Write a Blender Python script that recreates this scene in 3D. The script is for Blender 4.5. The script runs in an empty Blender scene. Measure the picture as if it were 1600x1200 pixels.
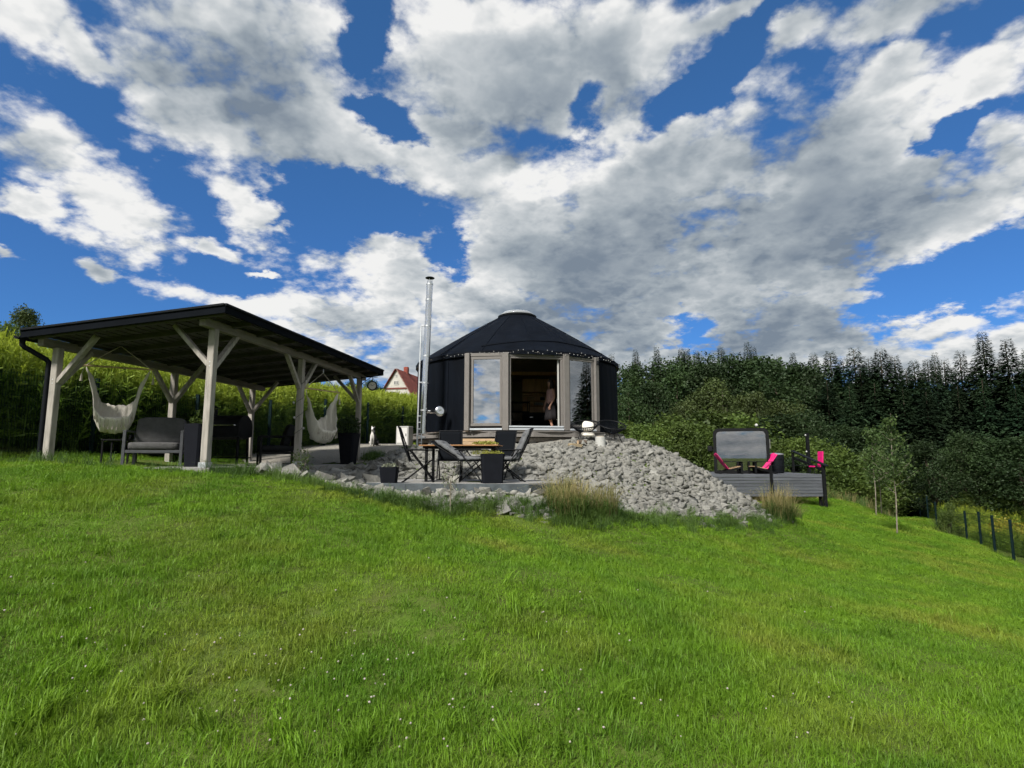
import bpy, bmesh, math, random
import numpy as np
from mathutils import Vector, Matrix, Euler

R = math.radians
random.seed(7)
rng = np.random.default_rng(7)
scene = bpy.context.scene
COL = scene.collection

# ------------------------------------------------------------------ camera
F = 900.0                      # focal length in photo pixels (1600 wide)
PITCH = math.atan(116.0 / F)
EYE = 1.6
cam_d = bpy.data.cameras.new('camera')
cam_d.sensor_width = 36.0
cam_d.lens = 36.0 * F / 1600.0
cam_d.clip_start = 0.05
cam_d.clip_end = 5000.0
cam = bpy.data.objects.new('camera', cam_d)
COL.objects.link(cam)
cam.location = (0, 0, EYE)
cam.rotation_euler = (math.pi / 2 + PITCH, 0, 0)
scene.camera = cam

# ------------------------------------------------------------------ light
SUN_EL, SUN_AZ = R(44), R(213)          # azimuth clockwise from +y (the view direction)
sun_d = bpy.data.lights.new('sun', 'SUN')
sun_d.energy = 2.9
sun_d.angle = R(9)
sun_d.color = (1.0, 0.955, 0.885)
sun = bpy.data.objects.new('sun', sun_d)
COL.objects.link(sun)
sdir = Vector((math.sin(SUN_AZ) * math.cos(SUN_EL), math.cos(SUN_AZ) * math.cos(SUN_EL), math.sin(SUN_EL)))
sun.rotation_euler = (-sdir).to_track_quat('-Z', 'Y').to_euler()
sun.location = sdir * 60

scene.view_settings.view_transform = 'Standard'
scene.view_settings.look = 'None'
scene.view_settings.exposure = 1.25
scene.view_settings.gamma = 1.0
scene.view_settings.use_curve_mapping = False
scene.cycles.use_adaptive_sampling = True
scene.cycles.adaptive_threshold = 0.02
scene.cycles.adaptive_min_samples = 8
scene.cycles.max_bounces = 5
scene.cycles.diffuse_bounces = 2
scene.cycles.glossy_bounces = 3
scene.cycles.transmission_bounces = 4
scene.cycles.transparent_max_bounces = 8
scene.cycles.caustics_reflective = False
scene.cycles.caustics_refractive = False


def at(px, py, Y):
    """world point seen at photo pixel (px,py) at forward distance Y"""
    u, v = (px - 800.0) / F, (600.0 - py) / F
    y = math.cos(PITCH) - v * math.sin(PITCH)
    z = math.sin(PITCH) + v * math.cos(PITCH)
    t = Y / y
    return Vector((u * t, Y, EYE + z * t))


def azel(px, py):
    d = (at(px, py, 10.0) - Vector((0, 0, EYE))).normalized()
    return math.atan2(d.x, d.y), math.asin(d.z)


# ------------------------------------------------------------------ sky
def build_world():
    w = bpy.data.worlds.new('World')
    scene.world = w
    w.use_nodes = True
    nt = w.node_tree
    N, L = nt.nodes, nt.links
    N.clear()

    def node(t, **k):
        n = N.new(t)
        for a, b in k.items():
            setattr(n, a, b)
        return n

    def put(sock, val):
        if hasattr(val, 'is_linked') or isinstance(val, bpy.types.NodeSocket):
            L.new(val, sock)
        else:
            sock.default_value = val

    def m(op, a, b=0.0, c=0.0, clamp=False):
        n = node('ShaderNodeMath', operation=op, use_clamp=clamp)
        put(n.inputs[0], a); put(n.inputs[1], b)
        if len(n.inputs) > 2:
            put(n.inputs[2], c)
        return n.outputs[0]

    def vm(op, a, b=(0, 0, 0)):
        n = node('ShaderNodeVectorMath', operation=op)
        put(n.inputs[0], a)
        if op == 'SCALE':
            put(n.inputs['Scale'], b)
        else:
            put(n.inputs[1], b)
        return n.outputs['Value'] if op in ('LENGTH', 'DOT_PRODUCT') else n.outputs[0]

    def noise(vec, scale, detail=6.0, rough=0.55, dist=0.0):
        n = node('ShaderNodeTexNoise')
        L.new(vec, n.inputs['Vector'])
        n.inputs['Scale'].default_value = scale
        n.inputs['Detail'].default_value = detail
        n.inputs['Roughness'].default_value = rough
        n.inputs['Distortion'].default_value = dist
        return n

    def sstep(x, lo, hi, a=0.0, b=1.0):
        n = node('ShaderNodeMapRange', interpolation_type='SMOOTHSTEP')
        put(n.inputs['Value'], x)
        n.inputs['From Min'].default_value = lo; n.inputs['From Max'].default_value = hi
        n.inputs['To Min'].default_value = a; n.inputs['To Max'].default_value = b
        return n.outputs[0]

    def mixc(f, a, b):
        n = node('ShaderNodeMix', data_type='RGBA')
        put(n.inputs[0], f); put(n.inputs[6], a); put(n.inputs[7], b)
        return n.outputs[2]

    tc = node('ShaderNodeTexCoord')
    d = tc.outputs['Generated']
    nrm = vm('NORMALIZE', d)
    sep = node('ShaderNodeSeparateXYZ'); L.new(nrm, sep.inputs[0])
    az = m('ARCTAN2', sep.outputs['X'], sep.outputs['Y'])
    el = m('ARCSINE', sep.outputs['Z'])
    cmb = node('ShaderNodeCombineXYZ'); L.new(az, cmb.inputs[0]); L.new(el, cmb.inputs[1])
    # projection on a cloud deck: finer towards the horizon
    zz = m('ADD', m('MAXIMUM', sep.outputs['Z'], 0.0), 0.32)
    inv = m('DIVIDE', 1.0, zz)
    deck = vm('SCALE', nrm, inv)
    n1 = noise(deck, 2.6, 2.0, 0.5)
    warp = vm('SCALE', vm('SUBTRACT', n1.outputs['Color'], (0.5, 0.5, 0.5)), 0.07)
    n1b = noise(deck, 9.0, 5.0, 0.6)
    warp2 = vm('SCALE', vm('SUBTRACT', n1b.outputs['Color'], (0.5, 0.5, 0.5)), 0.065)
    P = vm('ADD', vm('ADD', cmb.outputs[0], warp), warp2)
    P = vm('ADD', vm('MULTIPLY', P, (1, 1, 0)), (0, 0, 1))

    def blob(cx, cy, rx, ry, rot=0.0):
        a, e = azel(cx, cy)
        a2, e2 = azel(cx + 10, cy); a3, e3 = azel(cx, cy - 10)
        sx = rx * abs(a2 - a) / 10.0; sy = ry * abs(e3 - e) / 10.0
        c, q = math.cos(R(-rot)), math.sin(R(-rot))
        x = vm('DOT_PRODUCT', P, (c / sx, q / sx, -(a * c + e * q) / sx))
        y = vm('DOT_PRODUCT', P, (-q / sy, c / sy, -(-a * q + e * c) / sy))
        return m('SUBTRACT', 1.0, m('SQRT', m('MULTIPLY_ADD', x, x, m('MULTIPLY', y, y))))

    def field(lst, floor=-1.2, k=0.25):
        acc = None
        for b in lst:
            v = blob(*b)
            acc = v if acc is None else m('SMOOTH_MAX', acc, v, k)
        return m('MAXIMUM', acc, floor)

    CLOUDS = [
        (45, 45, 110, 60, 25), (130, 95, 80, 34, 35), (55, 215, 120, 72, 20), (190, 318, 88, 62, 15), (55, 312, 60, 22, 15),
        (332, 379, 46, 17, 5), (148, 424, 32, 22, 20), (2, 392, 32, 14, 15),
        (400, 70, 190, 110, 0), (300, 180, 130, 80, 10), (450, 190, 140, 90, 20), (375, 312, 85, 34, 35), (560, 235, 110, 40, 10),
        (800, 60, 270, 110, 0), (820, 150, 210, 70, 0), (960, 90, 130, 90, -20),
        (720, 265, 190, 60, 5), (1000, 300, 330, 110, -6), (1290, 300, 300, 160, 0), (900, 400, 330, 130, 0),
        (1150, 430, 340, 120, -8), (1450, 340, 230, 90, -12), (1050, 510, 320, 60, 0), (1240, 500, 160, 60, 0),
        (1240, 45, 62, 42, 0), (1400, 28, 140, 40, 0), (1130, 20, 100, 26, 0), (1530, 140, 120, 60, -20), (1580, 250, 90, 80, 0),
        (640, 440, 170, 75, -15), (560, 480, 170, 48, -10), (390, 470, 120, 22, 0), (760, 480, 160, 70, 0),
        (1440, 512, 110, 38, 5), (1570, 525, 90, 30, 0), (1300, 520, 120, 40, 0), (1045, 535, 50, 24, -30), (420, 425, 26, 7, -10),
        (518, 338, 20, 9, 10), (720, 560, 220, 70, 0), (900, 565, 240, 70, 0), (1200, 565, 260, 70, 0), (1430, 562, 220, 36, 0), (480, 40, 110, 80, 0), (700, 205, 110, 46, 0), (1340, 165, 130, 60, -10), (250, 120, 90, 70, 0), (1400, 92, 40, 20, 0),
    ]
    HOLES = [(705, 392, 32, 28, 0), (922, 158, 26, 54, 18), (1078, 503, 42, 26, -20), (1490, 447, 190, 40, -12), (572, 35, 30, 60, 15), (620, 195, 62, 24, 10),
             (1120, 118, 100, 34, -25), (1480, 212, 70, 20, -15), (530, 320, 95, 45, 0)]
    DARK = [(830, 235, 70, 24, -15), (860, 120, 240, 90, -8), (900, 165, 190, 60, -8), (760, 200, 130, 40, 0), (1060, 400, 420, 110, 0), (900, 470, 260, 90, 0), (1200, 490, 260, 70, -5), (640, 330, 60, 40, 0),
            (420, 150, 130, 80, 20), (470, 250, 160, 40, 5), (520, 495, 70, 24, 0), (1380, 370, 200, 50, -12), (1240, 250, 160, 60, 0), (60, 250, 90, 40, 10), (1230, 535, 190, 45, 0), (960, 545, 300, 50, 0), (1120, 480, 300, 60, 0)]
    cov = field(CLOUDS)
    hole = field(HOLES, -0.9, 0.2)
    dark = field(DARK, -0.8, 0.4)
    bright = field([(560, 450, 150, 70, -15), (650, 400, 110, 60, -20), (740, 450, 90, 50, 0), (420, 470, 110, 28, 0), (1430, 505, 120, 36, 5), (1560, 520, 90, 30, 0), (1040, 533, 60, 26, -30), (190, 310, 90, 60, 10), (900, 250, 150, 34, -12), (800, 20, 200, 30, 0), (1040, 90, 50, 70, 0), (345, 215, 40, 26, 0)], -0.8, 0.3)

    # beyond the part of the sky in view the same broken cloud goes on
    inview = vm('DOT_PRODUCT', nrm, tuple((at(800, 330, 10) - Vector((0, 0, EYE))).normalized()))
    wout = sstep(inview, 0.80, 0.62)
    gen = noise(deck, 1.7, 3.0, 0.5)
    gcov = m('MULTIPLY', m('SUBTRACT', gen.outputs[0], 0.335), 5.0)
    mixn = node('ShaderNodeMix', data_type='FLOAT')
    L.new(wout, mixn.inputs[0]); L.new(cov, mixn.inputs[2]); L.new(gcov, mixn.inputs[3])
    cov = mixn.outputs[0]

    det = noise(deck, 5.2, 10.0, 0.62, 0.0)
    puff = noise(deck, 15.0, 6.0, 0.6, 0.0)

    def billow(vec):
        n = noise(vec, 8.0, 4.0, 0.55, 0.0)
        return m('ABSOLUTE', m('MULTIPLY', m('SUBTRACT', n.outputs[0], 0.5), 4.2))
    bl = billow(deck)
    bl2 = billow(vm('ADD', deck, (-0.016, -0.006, 0.030)))
    fine = m('ADD', m('MULTIPLY', m('SUBTRACT', det.outputs[0], 0.5), 2.6), m('MULTIPLY', m('SUBTRACT', bl, 0.42), 0.50))
    fine = m('ADD', fine, m('MULTIPLY', m('SUBTRACT', puff.outputs[0], 0.5), 0.65))
    dens = m('ADD', m('ADD', cov, 0.13), fine)
    dens = m('SUBTRACT', dens, m('MULTIPLY', m('MAXIMUM', m('SUBTRACT', m('ADD', hole, 0.50), m('MULTIPLY', fine, 0.55)), 0.0), 0.95))
    mask = m('MULTIPLY', sstep(dens, -0.18, 0.52), sstep(el, -0.06, 0.02))

    # light and shade in the cloud: billows compared with themselves a little towards the sun
    soft = noise(deck, 2.4, 4.0, 0.5, 0.2)
    soft2 = noise(vm('ADD', deck, (-0.06, -0.02, 0.12)), 2.4, 4.0, 0.5, 0.2)
    thin = sstep(dens, 1.5, 0.35)
    relief = m('MULTIPLY', m('SUBTRACT', bl, bl2), m('MULTIPLY_ADD', thin, 0.30, 0.13))
    relief = m('ADD', relief, m('MULTIPLY', m('SUBTRACT', soft.outputs[0], soft2.outputs[0]), 1.5))
    lit = m('ADD', m('ADD', 0.755, relief), m('MULTIPLY', m('SUBTRACT', det.outputs[0], 0.5), m('MULTIPLY_ADD', thin, 0.35, 0.22)))
    lit = m('ADD', lit, m('MULTIPLY', m('SUBTRACT', soft.outputs[0], 0.5), 0.35))
    lit = m('ADD', lit, m('MULTIPLY', m('SUBTRACT', puff.outputs[0], 0.5), 0.20))
    lit = m('ADD', lit, m('MULTIPLY', thin, 0.08))
    lit = m('SUBTRACT', lit, m('MULTIPLY', sstep(dark, -0.6, 0.8), 0.46))
    lit = m('SUBTRACT', lit, m('MULTIPLY', sstep(dens, 0.3, 1.8), 0.12))
    lit = m('ADD', lit, m('MULTIPLY', sstep(bright, -0.5, 0.5), 0.21))
    ramp = node('ShaderNodeValToRGB')
    cr = ramp.color_ramp
    cr.elements[0].position = 0.10; cr.elements[0].color = (0.20, 0.25, 0.315, 1)
    cr.elements[1].position = 1.0; cr.elements[1].color = (0.90, 0.90, 0.89, 1)
    e = cr.elements.new(0.42); e.color = (0.36, 0.41, 0.455, 1)
    e = cr.elements.new(0.72); e.color = (0.59, 0.625, 0.65, 1)
    L.new(lit, ramp.inputs[0])

    sky = node('ShaderNodeTexSky', sky_type='NISHITA')
    sky.sun_disc = False
    sky.sun_elevation = SUN_EL
    sky.sun_rotation = SUN_AZ
    sky.altitude = 400.0
    sky.air_density = 1.0; sky.dust_density = 0.2; sky.ozone_density = 3.0
    skyc = node('ShaderNodeMix', data_type='RGBA', blend_type='MULTIPLY')
    skyc.inputs[0].default_value = 1.0
    L.new(sky.outputs[0], skyc.inputs[6])
    L.new(mixc(sstep(el, 0.0, 0.75), (0.17, 0.345, 0.60, 1), (0.30, 0.56, 0.76, 1)), skyc.inputs[7])

    CS = 5.6   # cloud radiance before the common background strength
    cl = vm('SCALE', ramp.outputs[0], CS)
    col = mixc(mask, skyc.outputs[2], cl)
    bg = node('ShaderNodeBackground')
    L.new(col, bg.inputs['Color'])
    bg.inputs['Strength'].default_value = 0.074
    out = node('ShaderNodeOutputWorld')
    L.new(bg.outputs[0], out.inputs[0])
    w.cycles.sampling_method = 'MANUAL'
    w.cycles.sample_map_resolution = 512


build_world()


# ------------------------------------------------------------------ helpers
def cbox(sx, sy, sz, c):
    """chamfered box centred on the origin"""
    h = (sx / 2, sy / 2, sz / 2)
    c = min(c, min(h) * 0.8)
    if c <= 0:
        v = [(x * h[0], y * h[1], z * h[2]) for x in (-1, 1) for y in (-1, 1) for z in (-1, 1)]
        return v, [(0, 1, 3, 2), (4, 6, 7, 5), (0, 4, 5, 1), (2, 3, 7, 6), (0, 2, 6, 4), (1, 5, 7, 3)]
    v, idx, f = [], {}, []
    for i in (-1, 1):
        for j in (-1, 1):
            for k in (-1, 1):
                s = (i, j, k)
                for a in range(3):
                    idx[(i, j, k, a)] = len(v)
                    v.append(tuple(s[q] * (h[q] if q == a else h[q] - c) for q in range(3)))

    def key(a, sa, b, sb, d, sd, face):
        s = [0, 0, 0]
        s[a], s[b], s[d] = sa, sb, sd
        return idx[(s[0], s[1], s[2], face)]
    for a in range(3):
        b, d = (a + 1) % 3, (a + 2) % 3
        for sa in (-1, 1):
            f.append([key(a, sa, b, x, d, y, a) for x, y in ((-1, -1), (1, -1), (1, 1), (-1, 1))])
        for sb in (-1, 1):
            for sd in (-1, 1):
                f.append([key(a, -1, b, sb, d, sd, b), key(a, -1, b, sb, d, sd, d), key(a, 1, b, sb, d, sd, d), key(a, 1, b, sb, d, sd, b)])
    for i in (-1, 1):
        for j in (-1, 1):
            for k in (-1, 1):
                f.append([idx[(i, j, k, 0)], idx[(i, j, k, 1)], idx[(i, j, k, 2)]])
    return v, f


def frame(d, up=(0, 0, 1)):
    z = Vector(d).normalized()
    u = Vector(up)
    if abs(z.dot(u.normalized())) > 0.98:
        u = Vector((0, 1, 0)) if abs(z.y) < 0.9 else Vector((1, 0, 0))
    x = u.cross(z).normalized()
    y = z.cross(x)
    return x, y, z


class MB:
    def __init__(self):
        self.v, self.f = [], []

    def add(self, v, f):
        o = len(self.v)
        self.v += [tuple(p) for p in v]
        self.f += [[i + o for i in q] for q in f]
        return self

    def box(self, c, s, rot=None, ch=0.0):
        v, f = cbox(s[0], s[1], s[2], ch)
        M = Euler(rot).to_matrix() if rot else None
        c = Vector(c)
        return self.add([(M @ Vector(p) if M else Vector(p)) + c for p in v], f)

    def bar(self, p0, p1, w, h, up=(0, 0, 1), ch=0.006):
        """box of width w (sideways) and height h (towards up) from p0 to p1"""
        p0, p1 = Vector(p0), Vector(p1)
        x, y, z = frame(p1 - p0, up)
        v, f = cbox(w, h, (p1 - p0).length, ch)
        c = (p0 + p1) / 2
        return self.add([c + x * p[0] + y * p[1] + z * p[2] for p in v], f)

    def tube(self, pts, r, n=8, caps=True, closed=False):
        pts = [Vector(p) for p in pts]
        rs = r if isinstance(r, (list, tuple)) else [r] * len(pts)
        m = len(pts)
        V, Fc = [], []
        up = None
        for i, p in enumerate(pts):
            if closed:
                d = pts[(i + 1) % m] - pts[i - 1]
            else:
                d = pts[min(i + 1, m - 1)] - pts[max(i - 1, 0)]
            if up is None:
                x, y, z = frame(d)
            else:
                z = d.normalized()
                x = (up - z * up.dot(z)).normalized()
                y = z.cross(x)
            up = x
            for k in range(n):
                a = 2 * math.pi * k / n
                V.append(p + (x * math.cos(a) + y * math.sin(a)) * rs[i])
        for i in range(m if closed else m - 1):
            j = (i + 1) % m
            for k in range(n):
                l = (k + 1) % n
                Fc.append([i * n + k, i * n + l, j * n + l, j * n + k])
        if caps and not closed:
            Fc.append(list(range(n))[::-1])
            Fc.append([(m - 1) * n + k for k in range(n)])
        return self.add(V, Fc)

    def lathe(self, prof, n=16, c=(0, 0, 0), caps=True, M=None, a0=0.0):
        V, Fc = [], []
        c = Vector(c)
        for r, z in prof:
            for k in range(n):
                a = a0 + 2 * math.pi * k / n
                p = Vector((r * math.cos(a), r * math.sin(a), z))
                V.append((M @ p if M else p) + c)
        for i in range(len(prof) - 1):
            for k in range(n):
                l = (k + 1) % n
                Fc.append([i * n + k, i * n + l, (i + 1) * n + l, (i + 1) * n + k])
        if caps:
            Fc.append(list(range(n))[::-1])
            Fc.append([(len(prof) - 1) * n + k for k in range(n)])
        return self.add(V, Fc)

    def grid(self, fn, nu, nv, wrap=False):
        V = [fn(i / nu, j / nv) for j in range(nv + 1) for i in range(nu + (0 if wrap else 1))]
        w = nu if wrap else nu + 1
        Fc = [[j * w + i, j * w + (i + 1) % w, (j + 1) * w + (i + 1) % w, (j + 1) * w + i] for j in range(nv) for i in range(nu)]
        return self.add(V, Fc)

    def prism(self, poly, z0, z1):
        n = len(poly)
        V = [(x, y, z0) for x, y in poly] + [(x, y, z1) for x, y in poly]
        Fc = [list(range(n))[::-1], list(range(n, 2 * n))] + [[i, (i + 1) % n, n + (i + 1) % n, n + i] for i in range(n)]
        return self.add(V, Fc)

    def mesh(self, name, recalc=True):
        me = bpy.data.meshes.new(name)
        me.from_pydata(self.v, [], self.f)
        if recalc and len(self.f) < 20000:
            bm = bmesh.new(); bm.from_mesh(me)
            bmesh.ops.recalc_face_normals(bm, faces=bm.faces)
            bm.to_mesh(me); bm.free()
        me.update()
        return me

    def build(self, name, mat, parent=None, smooth=False, recalc=True, solid=0.0, sub=0):
        me = self.mesh(name, recalc)
        return link(name, me, mat, parent, smooth, solid, sub)


def link(name, me, mat, parent=None, smooth=False, solid=0.0, sub=0):
    if mat is not None and not me.materials:
        me.materials.append(mat)
    if smooth:
        me.polygons.foreach_set('use_smooth', [True] * len(me.polygons))
        if smooth != 'all':
            me.set_sharp_from_angle(angle=R(38))
    o = bpy.data.objects.new(name, me)
    COL.objects.link(o)
    if parent is not None:
        o.parent = parent
    if solid:
        md = o.modifiers.new('thickness', 'SOLIDIFY'); md.thickness = solid; md.offset = 0
    if sub:
        md = o.modifiers.new('smooth', 'SUBSURF'); md.levels = sub; md.render_levels = sub
    return o


def np_mesh(name, V, Q):
    """mesh from numpy arrays: V (n,3), Q (m,k) faces of k corners"""
    me = bpy.data.meshes.new(name)
    V = np.asarray(V, dtype=np.float32); Q = np.asarray(Q, dtype=np.int32)
    k = Q.shape[1]
    me.vertices.add(len(V)); me.vertices.foreach_set('co', V.ravel())
    me.loops.add(Q.size); me.loops.foreach_set('vertex_index', Q.ravel())
    me.polygons.add(len(Q)); me.polygons.foreach_set('loop_start', np.arange(0, Q.size, k, dtype=np.int32))
    me.update(calc_edges=True)
    return me


def tag(o, label, cat=None, group=None, kind=None):
    if label:
        o['label'] = label
    if cat:
        o['category'] = cat
    if group:
        o['group'] = group
    if kind:
        o['kind'] = kind
    return o


def thing(name, loc, label, cat, rotz=0.0, group=None):
    o = bpy.data.objects.new(name, None)
    o.empty_display_size = 0.2
    COL.objects.link(o)
    o.location = loc
    o.rotation_euler = (0, 0, rotz)
    return tag(o, label, cat, group)


def struct(o):
    o['kind'] = 'structure'
    return o


def copy_tree(o, parent=None):
    kids = [c for c in KIDS(o)]
    c = o.copy()
    COL.objects.link(c)
    if parent is not None:
        c.parent = parent
    for k in kids:
        copy_tree(k, c)
    return c


def KIDS(o):
    return list(o.children)


# ------------------------------------------------------------------ materials
def material(name, color, rough=0.7, var=0.18, scale=6.0, bump=0.0, bscale=40.0, metallic=0.0, stretch=None, color2=None, spec=0.4, world=False, rnd=0.0, detail=5.0, sheen=0.0):
    m = bpy.data.materials.new(name)
    m.use_nodes = True
    nt = m.node_tree; N, L = nt.nodes, nt.links
    b = N['Principled BSDF']
    b.inputs['Roughness'].default_value = rough
    b.inputs['Metallic'].default_value = metallic
    b.inputs['Specular IOR Level'].default_value = spec
    tc = N.new('ShaderNodeTexCoord')
    if world:
        g = N.new('ShaderNodeNewGeometry'); src = g.outputs['Position']
    else:
        src = tc.outputs['Object']
    if stretch:
        mp = N.new('ShaderNodeMapping'); mp.inputs['Scale'].default_value = stretch
        L.new(src, mp.inputs['Vector']); src = mp.outputs[0]
    n = N.new('ShaderNodeTexNoise'); n.inputs['Scale'].default_value = scale; n.inputs['Detail'].default_value = detail; n.inputs['Roughness'].default_value = 0.6
    L.new(src, n.inputs['Vector'])
    mr = N.new('ShaderNodeMapRange'); mr.inputs['From Min'].default_value = 0.3; mr.inputs['From Max'].default_value = 0.7
    L.new(n.outputs[0], mr.inputs['Value'])
    c2 = color2 if color2 else tuple(c * (1 - var) for c in color)
    c1 = color if color2 else tuple(min(1, c * (1 + var)) for c in color)
    mx = N.new('ShaderNodeMix'); mx.data_type = 'RGBA'
    mx.inputs[6].default_value = (*c2, 1); mx.inputs[7].default_value = (*c1, 1)
    L.new(mr.outputs[0], mx.inputs[0])
    out = mx.outputs[2]
    if rnd:
        oi = N.new('ShaderNodeObjectInfo')
        r2 = N.new('ShaderNodeMapRange'); r2.inputs['To Min'].default_value = 1 - rnd; r2.inputs['To Max'].default_value = 1 + rnd
        L.new(oi.outputs['Random'], r2.inputs['Value'])
        sc = N.new('ShaderNodeVectorMath'); sc.operation = 'SCALE'
        L.new(out, sc.inputs[0]); L.new(r2.outputs[0], sc.inputs['Scale'])
        out = sc.outputs[0]
    L.new(out, b.inputs['Base Color'])
    rr = N.new('ShaderNodeMapRange'); rr.inputs['To Min'].default_value = max(0.02, rough - 0.1); rr.inputs['To Max'].default_value = min(1, rough + 0.12)
    L.new(n.outputs[0], rr.inputs['Value']); L.new(rr.outputs[0], b.inputs['Roughness'])
    if bump:
        n2 = N.new('ShaderNodeTexNoise'); n2.inputs['Scale'].default_value = bscale; n2.inputs['Detail'].default_value = 4
        L.new(src, n2.inputs['Vector'])
        bp = N.new('ShaderNodeBump'); bp.inputs['Strength'].default_value = bump; bp.inputs['Distance'].default_value = 0.02
        L.new(n2.outputs[0], bp.inputs['Height']); L.new(bp.outputs[0], b.inputs['Normal'])
    return m


def leaf_material(name, c1, c2, scale=0.8, transl=0.35, rnd=0.15, tip=None, tiph=None, rough=0.6, c3=None, scale3=0.12):
    """foliage: diffuse + light passing through, colour varying from place to place"""
    m = bpy.data.materials.new(name)
    m.use_nodes = True
    nt = m.node_tree; N, L = nt.nodes, nt.links
    N.clear()
    g = N.new('ShaderNodeNewGeometry')
    n = N.new('ShaderNodeTexNoise'); n.inputs['Scale'].default_value = scale; n.inputs['Detail'].default_value = 3
    L.new(g.outputs['Position'], n.inputs['Vector'])
    mr = N.new('ShaderNodeMapRange'); mr.inputs['From Min'].default_value = 0.32; mr.inputs['From Max'].default_value = 0.68
    L.new(n.outputs[0], mr.inputs['Value'])
    mx = N.new('ShaderNodeMix'); mx.data_type = 'RGBA'
    mx.inputs[6].default_value = (*c1, 1); mx.inputs[7].default_value = (*c2, 1)
    L.new(mr.outputs[0], mx.inputs[0])
    out = mx.outputs[2]
    if c3:
        n3 = N.new('ShaderNodeTexNoise'); n3.inputs['Scale'].default_value = scale3; n3.inputs['Detail'].default_value = 4
        L.new(g.outputs['Position'], n3.inputs['Vector'])
        m3 = N.new('ShaderNodeMapRange'); m3.inputs['From Min'].default_value = 0.5; m3.inputs['From Max'].default_value = 0.72
        L.new(n3.outputs[0], m3.inputs['Value'])
        x3 = N.new('ShaderNodeMix'); x3.data_type = 'RGBA'
        L.new(m3.outputs[0], x3.inputs[0]); L.new(out, x3.inputs[6]); x3.inputs[7].default_value = (*c3, 1)
        out = x3.outputs[2]
    if tip:
        tc = N.new('ShaderNodeTexCoord'); sp = N.new('ShaderNodeSeparateXYZ'); L.new(tc.outputs['Object'], sp.inputs[0])
        mt = N.new('ShaderNodeMapRange'); mt.inputs['From Min'].default_value = tiph[0]; mt.inputs['From Max'].default_value = tiph[1]
        L.new(sp.outputs['Z'], mt.inputs['Value'])
        x2 = N.new('ShaderNodeMix'); x2.data_type = 'RGBA'
        L.new(mt.outputs[0], x2.inputs[0]); L.new(out, x2.inputs[6]); x2.inputs[7].default_value = (*tip, 1)
        out = x2.outputs[2]
    oi = N.new('ShaderNodeObjectInfo')
    r2 = N.new('ShaderNodeMapRange'); r2.inputs['To Min'].default_value = 1 - rnd; r2.inputs['To Max'].default_value = 1 + rnd
    L.new(oi.outputs['Random'], r2.inputs['Value'])
    sc = N.new('ShaderNodeVectorMath'); sc.operation = 'SCALE'
    L.new(out, sc.inputs[0]); L.new(r2.outputs[0], sc.inputs['Scale'])
    df = N.new('ShaderNodeBsdfDiffuse'); tr = N.new('ShaderNodeBsdfTranslucent')
    L.new(sc.outputs[0], df.inputs[0]); L.new(sc.outputs[0], tr.inputs[0])
    ms = N.new('ShaderNodeMixShader'); ms.inputs[0].default_value = transl
    L.new(df.outputs[0], ms.inputs[1]); L.new(tr.outputs[0], ms.inputs[2])
    gl = N.new('ShaderNodeBsdfGlossy'); gl.inputs['Roughness'].default_value = rough; gl.inputs[0].default_value = (0.9, 1, 0.85, 1)
    ms2 = N.new('ShaderNodeMixShader'); ms2.inputs[0].default_value = 0.018
    L.new(ms.outputs[0], ms2.inputs[1]); L.new(gl.outputs[0], ms2.inputs[2])
    o = N.new('ShaderNodeOutputMaterial'); L.new(ms2.outputs[0], o.inputs[0])
    return m


def glass_material(name, refl=0.4, tint=(0.75, 0.8, 0.8), rough=0.0):
    """coated pane: a mirror share that grows at grazing angles, the rest seen through"""
    m = bpy.data.materials.new(name)
    m.use_nodes = True
    nt = m.node_tree; N, L = nt.nodes, nt.links
    N.clear()
    t = N.new('ShaderNodeBsdfTransparent'); t.inputs[0].default_value = (*tint, 1)
    g = N.new('ShaderNodeBsdfGlossy'); g.inputs['Roughness'].default_value = rough; g.inputs[0].default_value = (0.95, 0.97, 1, 1)
    lw = N.new('ShaderNodeLayerWeight'); lw.inputs[0].default_value = 0.3
    mr = N.new('ShaderNodeMapRange'); mr.inputs['To Min'].default_value = refl; mr.inputs['To Max'].default_value = 1.0
    L.new(lw.outputs['Fresnel'], mr.inputs['Value'])
    ms = N.new('ShaderNodeMixShader')
    L.new(mr.outputs[0], ms.inputs[0]); L.new(t.outputs[0], ms.inputs[1]); L.new(g.outputs[0], ms.inputs[2])
    o = N.new('ShaderNodeOutputMaterial'); L.new(ms.outputs[0], o.inputs[0])
    return m


M = {}
M['post_wood'] = material('weathered_white_post_wood', (0.29, 0.268, 0.238), 0.75, 0.34, 3.0, 0.25, 60, stretch=(6, 6, 0.7), detail=6)
M['beam_wood'] = material('greyed_beam_wood', (0.19, 0.172, 0.15), 0.8, 0.25, 3.0, 0.25, 60, stretch=(5, 0.7, 5))
M['roof_wood'] = material('dark_stained_boards', (0.060, 0.057, 0.054), 0.85, 0.25, 4.0)
M['roof_felt'] = material('charcoal_roof_sheet', (0.010, 0.011, 0.013), 0.8, 0.25, 8.0, 0.1, spec=0.1)
M['fascia'] = material('charcoal_fascia_board', (0.0055, 0.0068, 0.0092), 0.85, 0.2, 3.0, spec=0.03)
M['dark_metal'] = material('anthracite_metal', (0.0075, 0.009, 0.0115), 0.6, 0.15, 12.0, spec=0.08)
M['grey_metal'] = material('grey_aluminium_frame', (0.055, 0.058, 0.064), 0.5, 0.12, 12.0)
M['black'] = material('black_metal', (0.006, 0.0065, 0.0075), 0.55, 0.2, 10.0, spec=0.15)
M['steel'] = material('stainless_steel', (0.62, 0.63, 0.64), 0.22, 0.08, 5.0, metallic=1.0, stretch=(1, 1, 0.2))
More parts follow.
